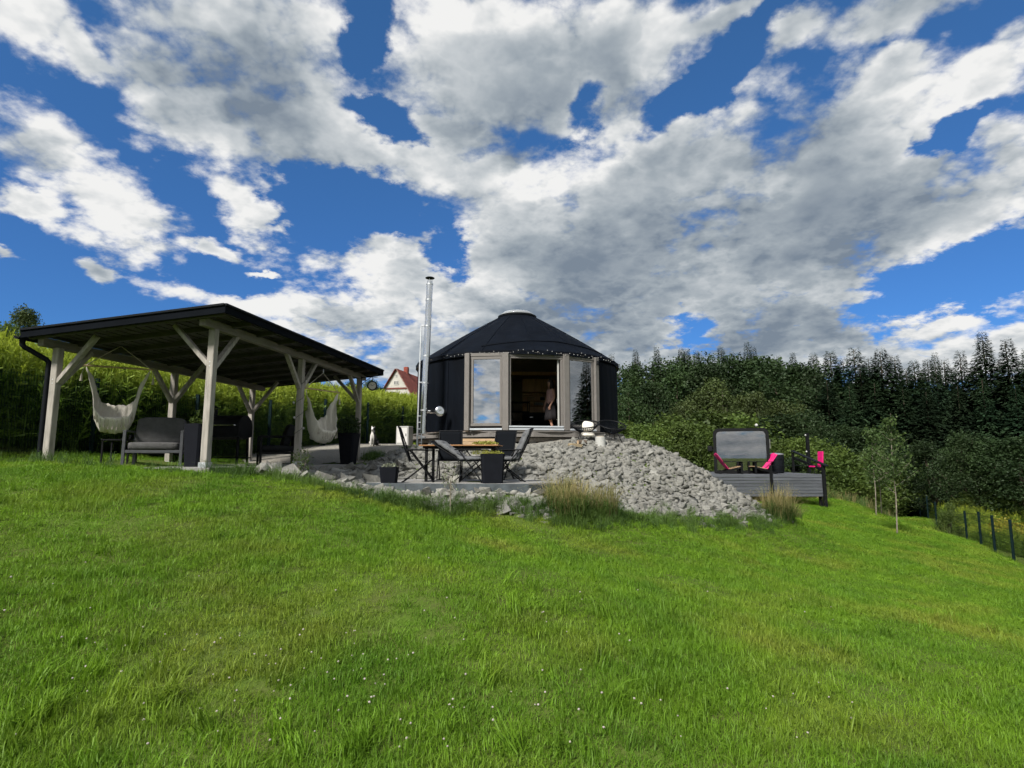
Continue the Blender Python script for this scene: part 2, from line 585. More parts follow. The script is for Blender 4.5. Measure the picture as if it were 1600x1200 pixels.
M['galv'] = material('galvanised_steel', (0.55, 0.57, 0.59), 0.42, 0.15, 14.0, metallic=0.85)
M['canvas'] = material('black_canvas', (0.0028, 0.0042, 0.0072), 0.68, 0.4, 1.6, 1.0, 2.6, stretch=(1, 1, 0.4), spec=0.065)
M['frame_grey'] = material('grey_painted_timber', (0.145, 0.134, 0.124), 0.6, 0.10, 5.0)
M['sill'] = material('bright_metal_sill', (0.50, 0.53, 0.56), 0.35, 0.05, 6.0, metallic=0.3)
M['deck_fascia'] = material('weathered_grey_plank', (0.30, 0.29, 0.275), 0.8, 0.28, 3.0, 0.2, 50, stretch=(0.6, 0.6, 6), rnd=0.12)
M['slab'] = material('concrete_slab', (0.22, 0.215, 0.205), 0.9, 0.15, 5.0, 0.2, 60, world=True)
M['edging'] = material('blue_grey_edging_strip', (0.060, 0.072, 0.080), 0.75, 0.35, 5.0, 0.3, 30)
M['gravel'] = material('pale_gravel', (0.22, 0.205, 0.175), 0.95, 0.4, 28.0, 1.0, 45, world=True)
M['rock'] = material('pale_grey_limestone', (0.225, 0.22, 0.20), 0.95, 0.22, 6.0, 0.5, 22, color2=(0.135, 0.135, 0.122), rnd=0.34, spec=0.2)
M['rock_tan'] = material('ochre_stone', (0.28, 0.22, 0.13), 0.95, 0.22, 6.0, 0.5, 22, color2=(0.27, 0.22, 0.15), rnd=0.1, spec=0.2)
M['cushion'] = material('mid_grey_cushion_fabric', (0.085, 0.085, 0.085), 0.95, 0.14, 14.0, 0.5, 180, spec=0.1)
M['cushion_lt'] = material('ash_grey_pad_fabric', (0.12, 0.124, 0.13), 0.95, 0.2, 9.0, 0.5, 120, spec=0.1)
M['cushion_dk'] = material('charcoal_cushion_fabric', (0.018, 0.019, 0.021), 0.95, 0.15, 14.0, 0.4, 180, spec=0.1)
M['sling'] = material('black_mesh_sling', (0.0060, 0.0072, 0.0092), 0.9, 0.12, 60.0, spec=0.04)
M['planter'] = material('anthracite_planter', (0.0095, 0.0105, 0.014), 0.8, 0.12, 6.0, 0.1, 30, spec=0.05)
M['soil'] = material('dark_soil', (0.045, 0.032, 0.022), 1.0, 0.4, 20.0, 0.8, 30)
M['cotton'] = material('cream_cotton_cloth', (0.74, 0.70, 0.62), 0.95, 0.08, 10.0, 0.6, 16, stretch=(9, 9, 0.8), spec=0.1)
M['rope'] = material('cream_rope', (0.42, 0.38, 0.32), 0.95, 0.12, 30.0, 0.4, 80, spec=0.1)
M['bar_wood'] = material('light_spreader_wood', (0.42, 0.30, 0.17), 0.6, 0.15, 8.0)
M['teak'] = material('orange_teak', (0.25, 0.125, 0.05), 0.6, 0.25, 3.0, stretch=(0.8, 8, 8), rnd=0.1)
M['raw_wood'] = material('fresh_sawn_timber', (0.37, 0.26, 0.155), 0.8, 0.2, 4.0, stretch=(0.6, 6, 6), rnd=0.12)
M['pale_box'] = material('pale_grey_casing', (0.34, 0.34, 0.32), 0.6, 0.08, 4.0)
M['pink'] = material('hot_pink_paint', (0.62, 0.010, 0.15), 0.5, 0.08, 6.0)
M['white'] = material('white_paint', (0.55, 0.54, 0.52), 0.6, 0.06, 3.0)
M['plaster'] = material('aged_white_plaster', (0.42, 0.405, 0.37), 0.9, 0.12, 0.8)
M['tile_red'] = material('red_roof_tile', (0.21, 0.050, 0.035), 0.85, 0.35, 1.2)
M['tile_grey'] = material('lichened_roof_edge', (0.22, 0.16, 0.14), 0.9, 0.3, 1.5)
M['timber_red'] = material('oxblood_timber_band', (0.13, 0.035, 0.028), 0.8, 0.2, 1.5)
M['window_dark'] = material('dark_window_glass', (0.02, 0.022, 0.026), 0.12, 0.1, 2.0)
M['bark'] = material('grey_brown_bark', (0.085, 0.065, 0.048), 0.95, 0.35, 8.0, 0.8, 20)
M['birch_bark'] = material('pale_sapling_bark', (0.17, 0.15, 0.115), 0.9, 0.4, 9.0)
M['fence_green'] = material('dark_green_fence_steel', (0.006, 0.016, 0.017), 0.7, 0.15, 8.0, spec=0.08)
M['skin'] = material('skin', (0.42, 0.24, 0.17), 0.6, 0.05, 6.0)
M['hair'] = material('dark_brown_hair', (0.025, 0.016, 0.012), 0.6, 0.3, 30.0)
M['top_cloth'] = material('pale_pink_print_top', (0.52, 0.36, 0.33), 0.9, 0.2, 26.0, color2=(0.32, 0.17, 0.17))
M['skirt_cloth'] = material('black_skirt_cloth', (0.014, 0.012, 0.014), 0.9, 0.2, 12.0)
M['cabinet'] = material('oak_panel', (0.48, 0.31, 0.17), 0.6, 0.2, 3.0, stretch=(5, 5, 0.6))
M['floor_wood'] = material('yurt_floor_board', (0.22, 0.15, 0.09), 0.6, 0.2, 3.0, stretch=(6, 0.7, 1))
M['lining'] = material('grey_yurt_lining', (0.42, 0.38, 0.33), 0.9, 0.15, 3.0)
M['dome'] = None
M['bulb'] = material('white_bulb_glass', (0.38, 0.38, 0.36), 0.2, 0.03, 3.0)
M['paper'] = material('ivory_clock_face', (0.55, 0.53, 0.47), 0.6, 0.06, 5.0)
M['dome'] = glass_material('clear_acrylic_dome', 0.12, (0.86, 0.9, 0.92))
_n = M['dome'].node_tree.nodes; _l = M['dome'].node_tree.links
_o = [q for q in _n if q.type == 'OUTPUT_MATERIAL'][0]; _s = _o.inputs[0].links[0].from_socket
_d = _n.new('ShaderNodeBsdfTranslucent'); _d.inputs[0].default_value = (.75, .78, .8, 1)
_e = _n.new('ShaderNodeBsdfDiffuse'); _e.inputs[0].default_value = (.6, .63, .65, 1)
_a = _n.new('ShaderNodeAddShader'); _l.new(_d.outputs[0], _a.inputs[0]); _l.new(_e.outputs[0], _a.inputs[1])
_m = _n.new('ShaderNodeMixShader'); _m.inputs[0].default_value = .35; _l.new(_s, _m.inputs[1]); _l.new(_e.outputs[0], _m.inputs[2]); _l.new(_m.outputs[0], _o.inputs[0])
M['glass_mirror'] = glass_material('coated_window_glass', 0.50, (0.35, 0.40, 0.42))
M['glass_dark'] = glass_material('clear_window_glass', 0.20, (0.55, 0.58, 0.60))
M['glass_cabin'] = glass_material('bronze_coated_glass', 0.27, (0.42, 0.38, 0.32))
M['lawn_ground'] = material('lawn_soil_and_thatch', (0.070, 0.120, 0.016), 1.0, 0.3, 3.0, 0.6, 12, color2=(0.075, 0.085, 0.026), world=True, spec=0.05)
M['grass'] = leaf_material('lawn_grass_blades', (0.098, 0.208, 0.012), (0.152, 0.275, 0.014), 1.1, 0.42, 0.24, c3=(0.215, 0.262, 0.030), scale3=0.6)
M['tallgrass'] = leaf_material('rough_grass_blades', (0.050, 0.105, 0.020), (0.092, 0.155, 0.030), 1.0, 0.40, 0.2)
M['drygrass'] = leaf_material('straw_grass_blades', (0.33, 0.26, 0.12), (0.20, 0.21, 0.07), 2.6, 0.35, 0.15)
M['meadow'] = leaf_material('tall_meadow_weeds', (0.080, 0.145, 0.017), (0.130, 0.205, 0.024), 0.6, 0.45, 0.22, tip=(0.31, 0.37, 0.034), tiph=(1.25, 1.95))
M['goldenrod'] = leaf_material('goldenrod_flower_heads', (0.22, 0.19, 0.018), (0.16, 0.16, 0.02), 2.0, 0.3, 0.15)
M['spruce'] = leaf_material('spruce_needles', (0.010, 0.025, 0.012), (0.023, 0.042, 0.017), 0.35, 0.12, 0.42)
M['oak'] = leaf_material('dark_broad_leaves', (0.016, 0.034, 0.011), (0.031, 0.055, 0.016), 0.35, 0.3, 0.4)
M['birch'] = leaf_material('olive_birch_leaves', (0.042, 0.063, 0.017), (0.062, 0.084, 0.023), 0.4, 0.35, 0.28)
M['bush'] = leaf_material('fresh_shrub_leaves', (0.046, 0.080, 0.015), (0.088, 0.128, 0.023), 0.6, 0.38, 0.38)
M['sapling'] = leaf_material('sapling_leaves', (0.050, 0.090, 0.024), (0.080, 0.125, 0.034), 1.5, 0.38, 0.12)
M['sedum'] = leaf_material('grey_green_succulent', (0.15, 0.17, 0.11), (0.22, 0.23, 0.17), 9, 0.2, 0.1)
M['moss'] = leaf_material('yellow_moss', (0.17, 0.18, 0.03), (0.26, 0.25, 0.05), 9, 0.2, 0.1)
M['clover'] = material('white_clover_flower', (0.34, 0.30, 0.27), 0.9, 0.3, 40.0)


# ------------------------------------------------------------------ terrain
def pz(px, py, Y):
    p = at(px, py, Y)
    return (p.x, p.y, p.z)


CTRL = [
    (0, 0, 0), (-6, 0, .40), (6, 0, -.38), (0, -6, -.55), (-9, -6, -.1), (9, -6, -1.1), (-14, 2, 1.0), (14, 4, -1.1),
    pz(800, 1200, 3.25), pz(60, 1200, 3.05), pz(1540, 1200, 3.5), pz(800, 930, 5.5),
    pz(-60, 722, 9.9), pz(78, 723, 9.6), pz(200, 733, 9.2), pz(318, 744, 8.9), pz(450, 752, 9.5), pz(590, 780, 10.3), pz(700, 797, 10.4), pz(860, 806, 10.7),
    pz(1000, 813, 12.0), pz(1190, 816, 14.8), pz(1285, 796, 24.5), pz(1400, 836, 20),
    # dining terrace
    (-2.9, 11.3, 1.06), (-1, 11.3, 1.06), (.5, 11.4, 1.06), (-2.6, 12.6, 1.06), (0, 12.6, 1.06),
    # stone slope
    pz(870, 694, 16.3), pz(905, 688, 16.7), pz(980, 692, 16.6), pz(1060, 716, 16.8), pz(1100, 741, 17), pz(1150, 771, 17), pz(1195, 796, 17),
    (4.9, 19, 1.35), (6.6, 19, .55), (4.2, 22, 1.9), (8, 22, -.1),
    pz(880, 788, 12.3), pz(1000, 803, 13.0), pz(1100, 804, 14.3), pz(820, 702, 15.4), pz(820, 752, 13.3), pz(950, 742, 14.5), pz(1050, 765, 15.0),
    # yurt pad
    (.2, 20.7, 2.02), (-3.6, 20, 2.02), (0, 17, 1.93), (-1.6, 16.6, 1.88), (3.0, 18.6, 2.04), (-2, 24.8, 2.1), (2.5, 24.3, 2.0), (-3.8, 17, 1.9), pz(700, 706, 15), pz(600, 731, 14.3), (-2.7, 13.5, 1.10), (-1, 13.6, 1.08), (.2, 13.5, 1.08),
    # gazebo
    (-4.96, 9.6, 1.38), (-4.2, 15, 1.40), (-7.8, 10.0, 1.46), (-7, 15.4, 1.44), (-6, 12.4, 1.40),
    # meadow bank
    (-9.6, 10, 1.72), (-8.7, 15, 1.75), (-6.7, 21, 2.1), (-12, 14, 2.1), (-14, 25, 2.6), (-6, 30, 2.6), (0, 32, 2.4), (-18, 10, 2.0),
    # right side
    pz(1595, 893, 16), pz(1534, 861, 20), pz(1449, 823, 31), pz(1411, 812, 41), pz(1340, 790, 30), (11, 32, -1.1), (20, 30, -2.6), (20, 16, -2.1), (25, 42, -3.2), (8, 44, -.8), (5, 36, .6), (42, 40, -3.2),
    (0, 48, 2), (-16, 48, 3.6), (12, 60, -1.2), (30, 62, -2.5), (-30, 20, 3.0),
]
CTRL = np.array(CTRL, dtype=float)


def _tps_fit(P, z, lam=0.002):
    n = len(P)
    d = np.linalg.norm(P[:, None] - P[None], axis=2)
    K = np.where(d > 0, d * d * np.log(np.maximum(d, 1e-9)), 0.0) + lam * np.eye(n)
    A = np.zeros((n + 3, n + 3))
    A[:n, :n] = K; A[:n, n] = 1; A[:n, n + 1:] = P; A[n, :n] = 1; A[n + 1:, :n] = P.T
    return np.linalg.solve(A, np.concatenate([z, [0, 0, 0]]))


_W = _tps_fit(CTRL[:, :2] / 10.0, CTRL[:, 2])


def H(x, y):
    """height of the ground"""
    x = np.atleast_1d(np.asarray(x, dtype=float)); y = np.atleast_1d(np.asarray(y, dtype=float))
    sh = x.shape
    x = x.ravel(); y = y.ravel()
    out = np.empty(len(x))
    for s in range(0, len(x), 8000):
        X = np.stack([np.clip(x[s:s + 8000], -32, 45), np.clip(y[s:s + 8000], -10, 64)], 1) / 10.0
        d = np.linalg.norm(X[:, None] - CTRL[None, :, :2] / 10.0, axis=2)
        U = np.where(d > 1e-9, d * d * np.log(np.maximum(d, 1e-9)), 0.0)
        n = len(CTRL)
        out[s:s + 8000] = U @ _W[:n] + _W[n] + X @ _W[n + 1:]
    sg = 1 / (1 + np.exp(np.clip(x / 12.0, -30, 30)))
    yc = np.clip(y, -40, 150)
    far = (0.055 * yc + 3) * sg + (-3.0) * (1 - sg)
    r = np.hypot(np.maximum(np.abs(x - 6) - 24, 0), np.maximum(np.abs(y - 25) - 27, 0))
    w = np.clip(r / 22, 0, 1); w = w * w * (3 - 2 * w)
    res = out * (1 - w) + far * w
    return res.reshape(sh)


def h1(x, y):
    return float(H(x, y)[0])


def project(p):
    """photo pixel of a world point (array n,3)"""
    p = np.atleast_2d(p)
    c, s = math.cos(PITCH), math.sin(PITCH)
    z = p[:, 2] - EYE
    dep = p[:, 1] * c + z * s
    up = -p[:, 1] * s + z * c
    return np.stack([800 + F * p[:, 0] / dep, 600 - F * up / dep], 1)


def gp(px, py, y0=2.5, y1=90):
    """first point of the ground under a photo pixel"""
    Y = np.geomspace(y0, y1, 900)
    u, v = (px - 800.0) / F, (600.0 - py) / F
    yy = math.cos(PITCH) - v * math.sin(PITCH); zz = math.sin(PITCH) + v * math.cos(PITCH)
    X = u * Y / yy; Z = EYE + zz * Y / yy
    g = H(X, Y)
    k = np.argmax(Z <= g) if np.any(Z <= g) else len(Y) - 1
    return Vector((X[k], Y[k], g[k]))


def axis_coords(lo, hi, step, far, grow=1.22):
    c = list(np.arange(lo, hi + 1e-6, step))
    s = step; a = c[-1]
    while a < far:
        s *= grow; a += s; c.append(a)
    s = step; a = c[0]
    while a > -far:
        s *= grow; a -= s; c.insert(0, a)
    return np.array(c)


xs = axis_coords(-14, 18, 0.3, 2200)
ys = axis_coords(-3, 32, 0.3, 2200)
GX, GY = np.meshgrid(xs, ys)
GZ = H(GX, GY)
near = (np.abs(GX) < 40) & (GY < 60) & (GY > -10)
GZ = GZ + np.where(near, 0.018 * np.sin(GX * 2.1 + np.sin(GY * 1.3)) * np.cos(GY * 1.9 + GX * .6), 0)
nx, ny = len(xs), len(ys)
I = np.arange(nx * ny).reshape(ny, nx)
quads = np.stack([I[:-1, :-1], I[:-1, 1:], I[1:, 1:], I[1:, :-1]], -1).reshape(-1, 4)
me = np_mesh('ground', np.stack([GX, GY, GZ], -1).reshape(-1, 3), quads)
struct(link('ground', me, M['lawn_ground'], smooth='all'))


def in_poly(poly, x, y):
    poly = np.asarray(poly); x = np.asarray(x); y = np.asarray(y)
    inside = np.zeros(x.shape, bool)
    j = len(poly) - 1
    for i in range(len(poly)):
        xi, yi = poly[i]; xj, yj = poly[j]
        c = ((yi > y) != (yj > y)) & (x < (xj - xi) * (y - yi) / (yj - yi + 1e-12) + xi)
        inside ^= c
        j = i
    return inside


def patch(name, poly, mat, dz=0.02, step=0.12):
    """a sheet that follows the ground inside a polygon"""
    P = np.array(poly)
    gx = np.arange(P[:, 0].min() - step, P[:, 0].max() + step, step); gy = np.arange(P[:, 1].min() - step, P[:, 1].max() + step, step)
    X, Y = np.meshgrid(gx, gy)
    ins = in_poly(P, X + .15 * np.sin(Y * 5), Y + .12 * np.sin(X * 4.3))
    Z = H(X, Y) + dz + rng.normal(0, .006, X.shape)
    I = np.arange(X.size).reshape(X.shape)
    q = np.stack([I[:-1, :-1], I[:-1, 1:], I[1:, 1:], I[1:, :-1]], -1).reshape(-1, 4)
    k = (ins[:-1, :-1] & ins[1:, 1:] & ins[:-1, 1:] & ins[1:, :-1]).ravel()
    q = q[k]
    used = np.unique(q); remap = np.zeros(X.size, int); remap[used] = np.arange(len(used))
    me = np_mesh(name, np.stack([X, Y, Z], -1).reshape(-1, 3)[used], remap[q])
    return struct(link(name, me, mat, smooth='all'))


# gazebo frame of reference: origin at the near corner post, local y along the long side
GAZ_O = Vector((-4.96, 9.4, 1.45))
GAZ_A = math.atan(0.138)            # the long side leans this much to the right of the view
gdir = Vector((math.sin(GAZ_A), math.cos(GAZ_A), 0)); gper = Vector((math.cos(GAZ_A), -math.sin(GAZ_A), 0))


def gw(x, y):
    p = GAZ_O + gper * x + gdir * y
    return (p.x, p.y)


YCX, YCY = .19, 20.7
POLY_SLAB = [gw(-3.25, -.12), gw(.16, -.12), gw(.16, 6.0), gw(-3.25, 6.0)]
POLY_PATIO = [(-2.75, 11.15), (-1.2, 11.0), (.3, 11.1), (.72, 11.4), (.75, 12.4), (.3, 13.5), (-2.9, 13.6), (-3.1, 12.2)]
POLY_YARD = [gw(.1, 5.8), (-3.2, 14.6), (-3.0, 17.0), (-3.6, 24), (-5.6, 24.5), (-7.9, 17.5), gw(-3.2, 5.8)]
POLY_MOUND = [(.6, 13.0), (1.15, 12.2), (2.6, 12.7), (3.6, 13.3), (4.75, 14.2), (6.0, 14.7), (7.0, 15.6), (7.55, 16.9), (6.9, 18.6), (4.9, 18.6), (3.9, 18.2), (2.75, 17.5), (1.4, 16.45), (.6, 16.0), (-1.6, 15.95), (-2.6, 16.2), (-3.3, 15.9), (-3.6, 14.2), (-3.3, 13.5), (-1.5, 13.45), (.2, 13.35)]
POLY_FOOT = [(-2.9, 11.2), (-3.3, 10.7), (-2.2, 10.3), (-1.0, 10.35), (.2, 10.4), (.95, 10.7), (1.0, 11.8), (.7, 11.45), (.3, 11.12), (-1.2, 11.02)]
POLY_EDGE = [gw(.2, .3), gw(.65, .5), gw(1.1, 1.6), gw(1.7, 2.6), gw(1.95, 3.6), gw(1.3, 5.2), gw(.2, 5.4)]

patch('yurt_pad', [(YCX + 5.0 * math.cos(a), YCY + 5.0 * math.sin(a)) for a in [i * 6.283 / 40 for i in range(40)]], M['gravel'], 0.02)
patch('gravel_yard', POLY_YARD, M['gravel'], 0.03)
mb = MB(); P = [Vector((*p, 0)) for p in POLY_SLAB]
mb.prism([(p.x, p.y) for p in P], 1.20, 1.45)
struct(mb.build('gazebo_floor', M['slab']))
mb = MB(); mb.prism(POLY_PATIO, 0.95, 1.125)
patio = struct(mb.build('dining_terrace', M['slab']))
mb = MB()
front = [(-2.78, 11.12), (-2.0, 11.02), (-1.2, 10.965), (-.4, 11.0), (.3, 11.065), (.76, 11.38), (1.2, 11.9)]
for i in range(len(front) - 1):
    a, b = Vector((*front[i], 0)), Vector((*front[i + 1], 0))
    z0, z1 = (.93, 1.135) if i < 4 else (.88, 1.12)
    mb.bar((a.x, a.y, (z0 + z1) / 2 - .004 * i), (b.x, b.y, (z0 + z1) / 2 - .004 * (i + 1)), .03, z1 - z0, ch=.004)
mb.build('edging_strip', M['edging'], patio)


# ------------------------------------------------------------------ scatter
def lib(objs_meshes):
    """a collection of source shapes for stuff scattered over the ground"""
    c = bpy.data.collections.new('source_shapes')
    for i, (n, me) in enumerate(objs_meshes):
        o = bpy.data.objects.new(n, me)
        c.objects.link(o)
    return c


def scatter(name, pts, rots, scl, idx, coll, label, cat):
    me = bpy.data.meshes.new(name)
    n = len(pts)
    me.vertices.add(n); me.vertices.foreach_set('co', np.asarray(pts, np.float32).ravel())
    a = me.attributes.new('rot', 'FLOAT_VECTOR', 'POINT'); a.data.foreach_set('vector', np.asarray(rots, np.float32).ravel())
    a = me.attributes.new('scl', 'FLOAT_VECTOR', 'POINT'); a.data.foreach_set('vector', np.asarray(scl, np.float32).ravel())
    a = me.attributes.new('idx', 'INT', 'POINT'); a.data.foreach_set('value', np.asarray(idx, np.int32))
    o = bpy.data.objects.new(name, me)
    COL.objects.link(o)
    tag(o, label, cat, kind='stuff')
    g = bpy.data.node_groups.new('scatter', 'GeometryNodeTree')
    g.interface.new_socket('Geometry', in_out='INPUT', socket_type='NodeSocketGeometry')
    g.interface.new_socket('Geometry', in_out='OUTPUT', socket_type='NodeSocketGeometry')
    N, L = g.nodes, g.links
    gi = N.new('NodeGroupInput'); go = N.new('NodeGroupOutput')
    ci = N.new('GeometryNodeCollectionInfo'); ci.inputs['Collection'].default_value = coll
    ci.inputs['Separate Children'].default_value = True; ci.inputs['Reset Children'].default_value = True
    ip = N.new('GeometryNodeInstanceOnPoints'); ip.inputs['Pick Instance'].default_value = True

    def attr(nm, t):
        q = N.new('GeometryNodeInputNamedAttribute'); q.data_type = t; q.inputs['Name'].default_value = nm
        return [s for s in q.outputs if s.enabled and s.name == 'Attribute'][0]
    mp = N.new('GeometryNodeMeshToPoints')
    L.new(gi.outputs[0], mp.inputs['Mesh']); L.new(mp.outputs[0], ip.inputs['Points'])
    L.new(ci.outputs[0], ip.inputs['Instance'])
    L.new(attr('idx', 'INT'), ip.inputs['Instance Index'])
    e2r = N.new('FunctionNodeEulerToRotation'); L.new(attr('rot', 'FLOAT_VECTOR'), e2r.inputs[0]); L.new(e2r.outputs[0], ip.inputs['Rotation'])
    L.new(attr('scl', 'FLOAT_VECTOR'), ip.inputs['Scale'])
    L.new(ip.outputs[0], go.inputs[0])
    md = o.modifiers.new('scatter', 'NODES'); md.node_group = g
    return o


def blades(n, rad, hmin, hmax, width, lean, seed, mat, droop=0.5, segs=2):
    """a clump of n grass blades"""
    r = np.random.default_rng(seed)
    V, T = [], []
    for i in range(n):
        a = r.uniform(0, 2 * math.pi); q = rad * math.sqrt(r.uniform())
        b = np.array([q * math.cos(a), q * math.sin(a), 0])
        h = r.uniform(hmin, hmax); yaw = r.uniform(0, 2 * math.pi)
        dirv = np.array([math.cos(yaw), math.sin(yaw), 0]); side = np.array([-dirv[1], dirv[0], 0])
        ln = abs(r.normal(0, lean)) * h
        o = len(V)
        w = width * r.uniform(.6, 1.2)
        for s in range(segs):
            t = s / segs
            p = b + dirv * ln * t ** 1.7 + np.array([0, 0, h * (t - droop * .25 * t * t * (ln / h))])
            ww = w * (1 - .55 * t)
            V.append(p - side * ww / 2); V.append(p + side * ww / 2)
        p = b + dirv * ln * 1.25 + np.array([0, 0, h * (1 - droop * min(.7, ln / h))])
        V.append(p)
        for s in range(segs - 1):
            k = o + 2 * s
            T += [(k, k + 1, k + 3), (k, k + 3, k + 2)]
        k = o + 2 * (segs - 1)
        T.append((k, k + 1, k + 2))
    me = np_mesh('blades', V, T)
    me.materials.append(mat)
    return me


NOGRASS = [POLY_SLAB, POLY_PATIO, POLY_YARD]
ROCKP = [POLY_MOUND, POLY_FOOT, POLY_EDGE]
YC = Vector((.19, 20.7, 2.42)); YR = 3.56


def lawn_ok(x, y, rocks=True):
    ok = np.ones(x.shape, bool)
    for p in NOGRASS + (ROCKP if rocks else []):
        ok &= ~in_poly(p, x, y)
    ok &= np.hypot(x - YC.x, y - YC.y) > 5.0
    return ok


def fence_x(y):            # boundary of the mown lawn on the left
    return -9.05 + .346 * (y - 12.3)


FR = [(1595, 16.0), (1561, 18.0), (1534, 20.0), (1514, 21.9), (1493, 24.2), (1470, 27.3), (1449, 31.0), (1437, 33.6), (1425, 36.6), (1411, 41.0)]
FRX = np.array([(p - 800) / F * y * 1.0 for p, y in FR]); FRY = np.array([y for p, y in FR])


def fence_rx(y):
    return np.interp(y, np.concatenate([[0, 9], FRY, [70]]), np.concatenate([[13.8, 13.9], FRX, [FRX[-1] + 8]]))


def sample_view(n, y0, y1, power, margin=1.2):
    """random ground points in the wedge the camera looks into; power shapes the fall-off with distance"""
    t = rng.random(n)
    if power == 0:
        Y = y0 * (y1 / y0) ** t
    else:
        Y = (y0 ** power + t * (y1 ** power - y0 ** power)) ** (1 / power)
    X = rng.uniform(-1, 1, n) * (Y * .92 + margin)
    return X, Y


def place(name, X, Y, smin, smax, coll, nsrc, label, cat, tilt=0.12, zoff=-0.01, hs=None):
    n = len(X)
    Z = H(X, Y) + zoff
    rot = np.stack([rng.normal(0, tilt, n), rng.normal(0, tilt, n), rng.uniform(0, 2 * math.pi, n)], 1)
    s = rng.uniform(smin, smax, n)
    k = hs if hs is not None else 1.0
    sc = np.stack([s, s, s * k], 1)
    return scatter(name, np.stack([X, Y, Z], 1), rot, sc, rng.integers(0, nsrc, n), coll, label, cat)


def build_grass():
    src = lib([('lawn_clump', blades(60, .13, .018, .052, .0046, .65, 100 + i, M['grass'])) for i in range(7)] +
              [('lawn_clump', blades(40, .12, .03, .085, .0052, .6, 140 + i, M['grass'])) for i in range(3)])
    X, Y = sample_view(100000, 1.6, 34, 1.15)
    ok = lawn_ok(X, Y) & (X > fence_x(Y) + .2) & (X < fence_rx(Y) - .1)
    X, Y = X[ok], Y[ok]
    # patches of longer and shorter growth
    g = np.sin(X * 1.3 + 1.7 * np.sin(Y * .7)) * np.cos(Y * 1.1 + .8 * np.sin(X * .9)) + .5 * np.sin(X * 3.7 + Y * 2.9)
    hs = 1.0 + .22 * g + np.clip((5.5 - Y) * .06, 0, .15)
    grow = 1 + np.clip((Y - 6) / 12, 0, 1.2)          # fewer, wider clumps farther off
    n = len(X)
    Z = H(X, Y) - .008
    rot = np.stack([rng.normal(0, .13, n), rng.normal(0, .13, n), rng.uniform(0, 6.283, n)], 1)
    s = rng.uniform(.8, 1.25, n)
    scatter('lawn_grass', np.stack([X, Y, Z], 1), rot, np.stack([s * grow, s * grow, s * hs * (1 + .15 * (grow - 1))], 1), rng.integers(0, 10, n), src, 'short bright green mown grass covering the sloping lawn', 'grass')

    # longer tufts in the lawn and a rough fringe along the stones
    src2 = lib([('rough_clump', blades(70, .16, .16, .42, .008, .5, 200 + i, M['tallgrass'], segs=3)) for i in range(6)])
    pts = []

    def line(pixels, n, spread, y=None):
        W = [gp(a, b) for a, b in pixels]
        for i in range(n):
            t = random.random() * (len(W) - 1); k = int(t); p = W[k].lerp(W[k + 1], t - k)
            pts.append((p.x + random.gauss(0, spread), p.y + random.gauss(0, spread)))
    line([(330, 740), (450, 752), (590, 783)], 70, .14)
    line([(590, 783), (700, 800), (860, 808)], 190, .15)
    line([(860, 808), (930, 812), (1000, 815), (1090, 818), (1190, 818), (1235, 815)], 380, .22)
    line([(0, 724), (78, 725), (200, 735), (318, 746)], 22, .06)
    for _ in range(30):
        p = gp(random.uniform(570, 600), random.uniform(712, 722)); pts.append((p.x + random.gauss(0, .1), p.y))
    A = np.array(pts)
    place('rough_grass_fringe', A[:, 0], A[:, 1], .35, .85, src2, 6, 'longer dark green rough grass fringing the stones and the gazebo', 'grass', tilt=.15)
    # coarse tufts in the near lawn
    X, Y = sample_view(150, 2.4, 8, 1.3)
    ok = lawn_ok(X, Y) & (X > fence_x(Y) + .3)
    ex = [gp(random.gauss(cx, 45), min(1192, max(1060, random.gauss(cy, 28)))) for cx, cy, k in ((60, 1165, 16), (230, 1110, 9), (300, 1060, 6), (520, 1170, 8), (900, 1180, 5)) for _ in range(k)]
    ok = np.concatenate([ok, np.ones(len(ex), bool)]); X = np.concatenate([X, [p.x for p in ex]]); Y = np.concatenate([Y, [p.y for p in ex]])
    src3 = lib([('coarse_tuft', blades(34, .07, .10, .24, .009, .6, 240 + i, M['grass'], segs=3)) for i in range(5)])
    place('coarse_lawn_tufts', X[ok], Y[ok], .6, 1.1, src3, 5, 'coarse longer grass tufts scattered through the near lawn', 'grass', tilt=.2)


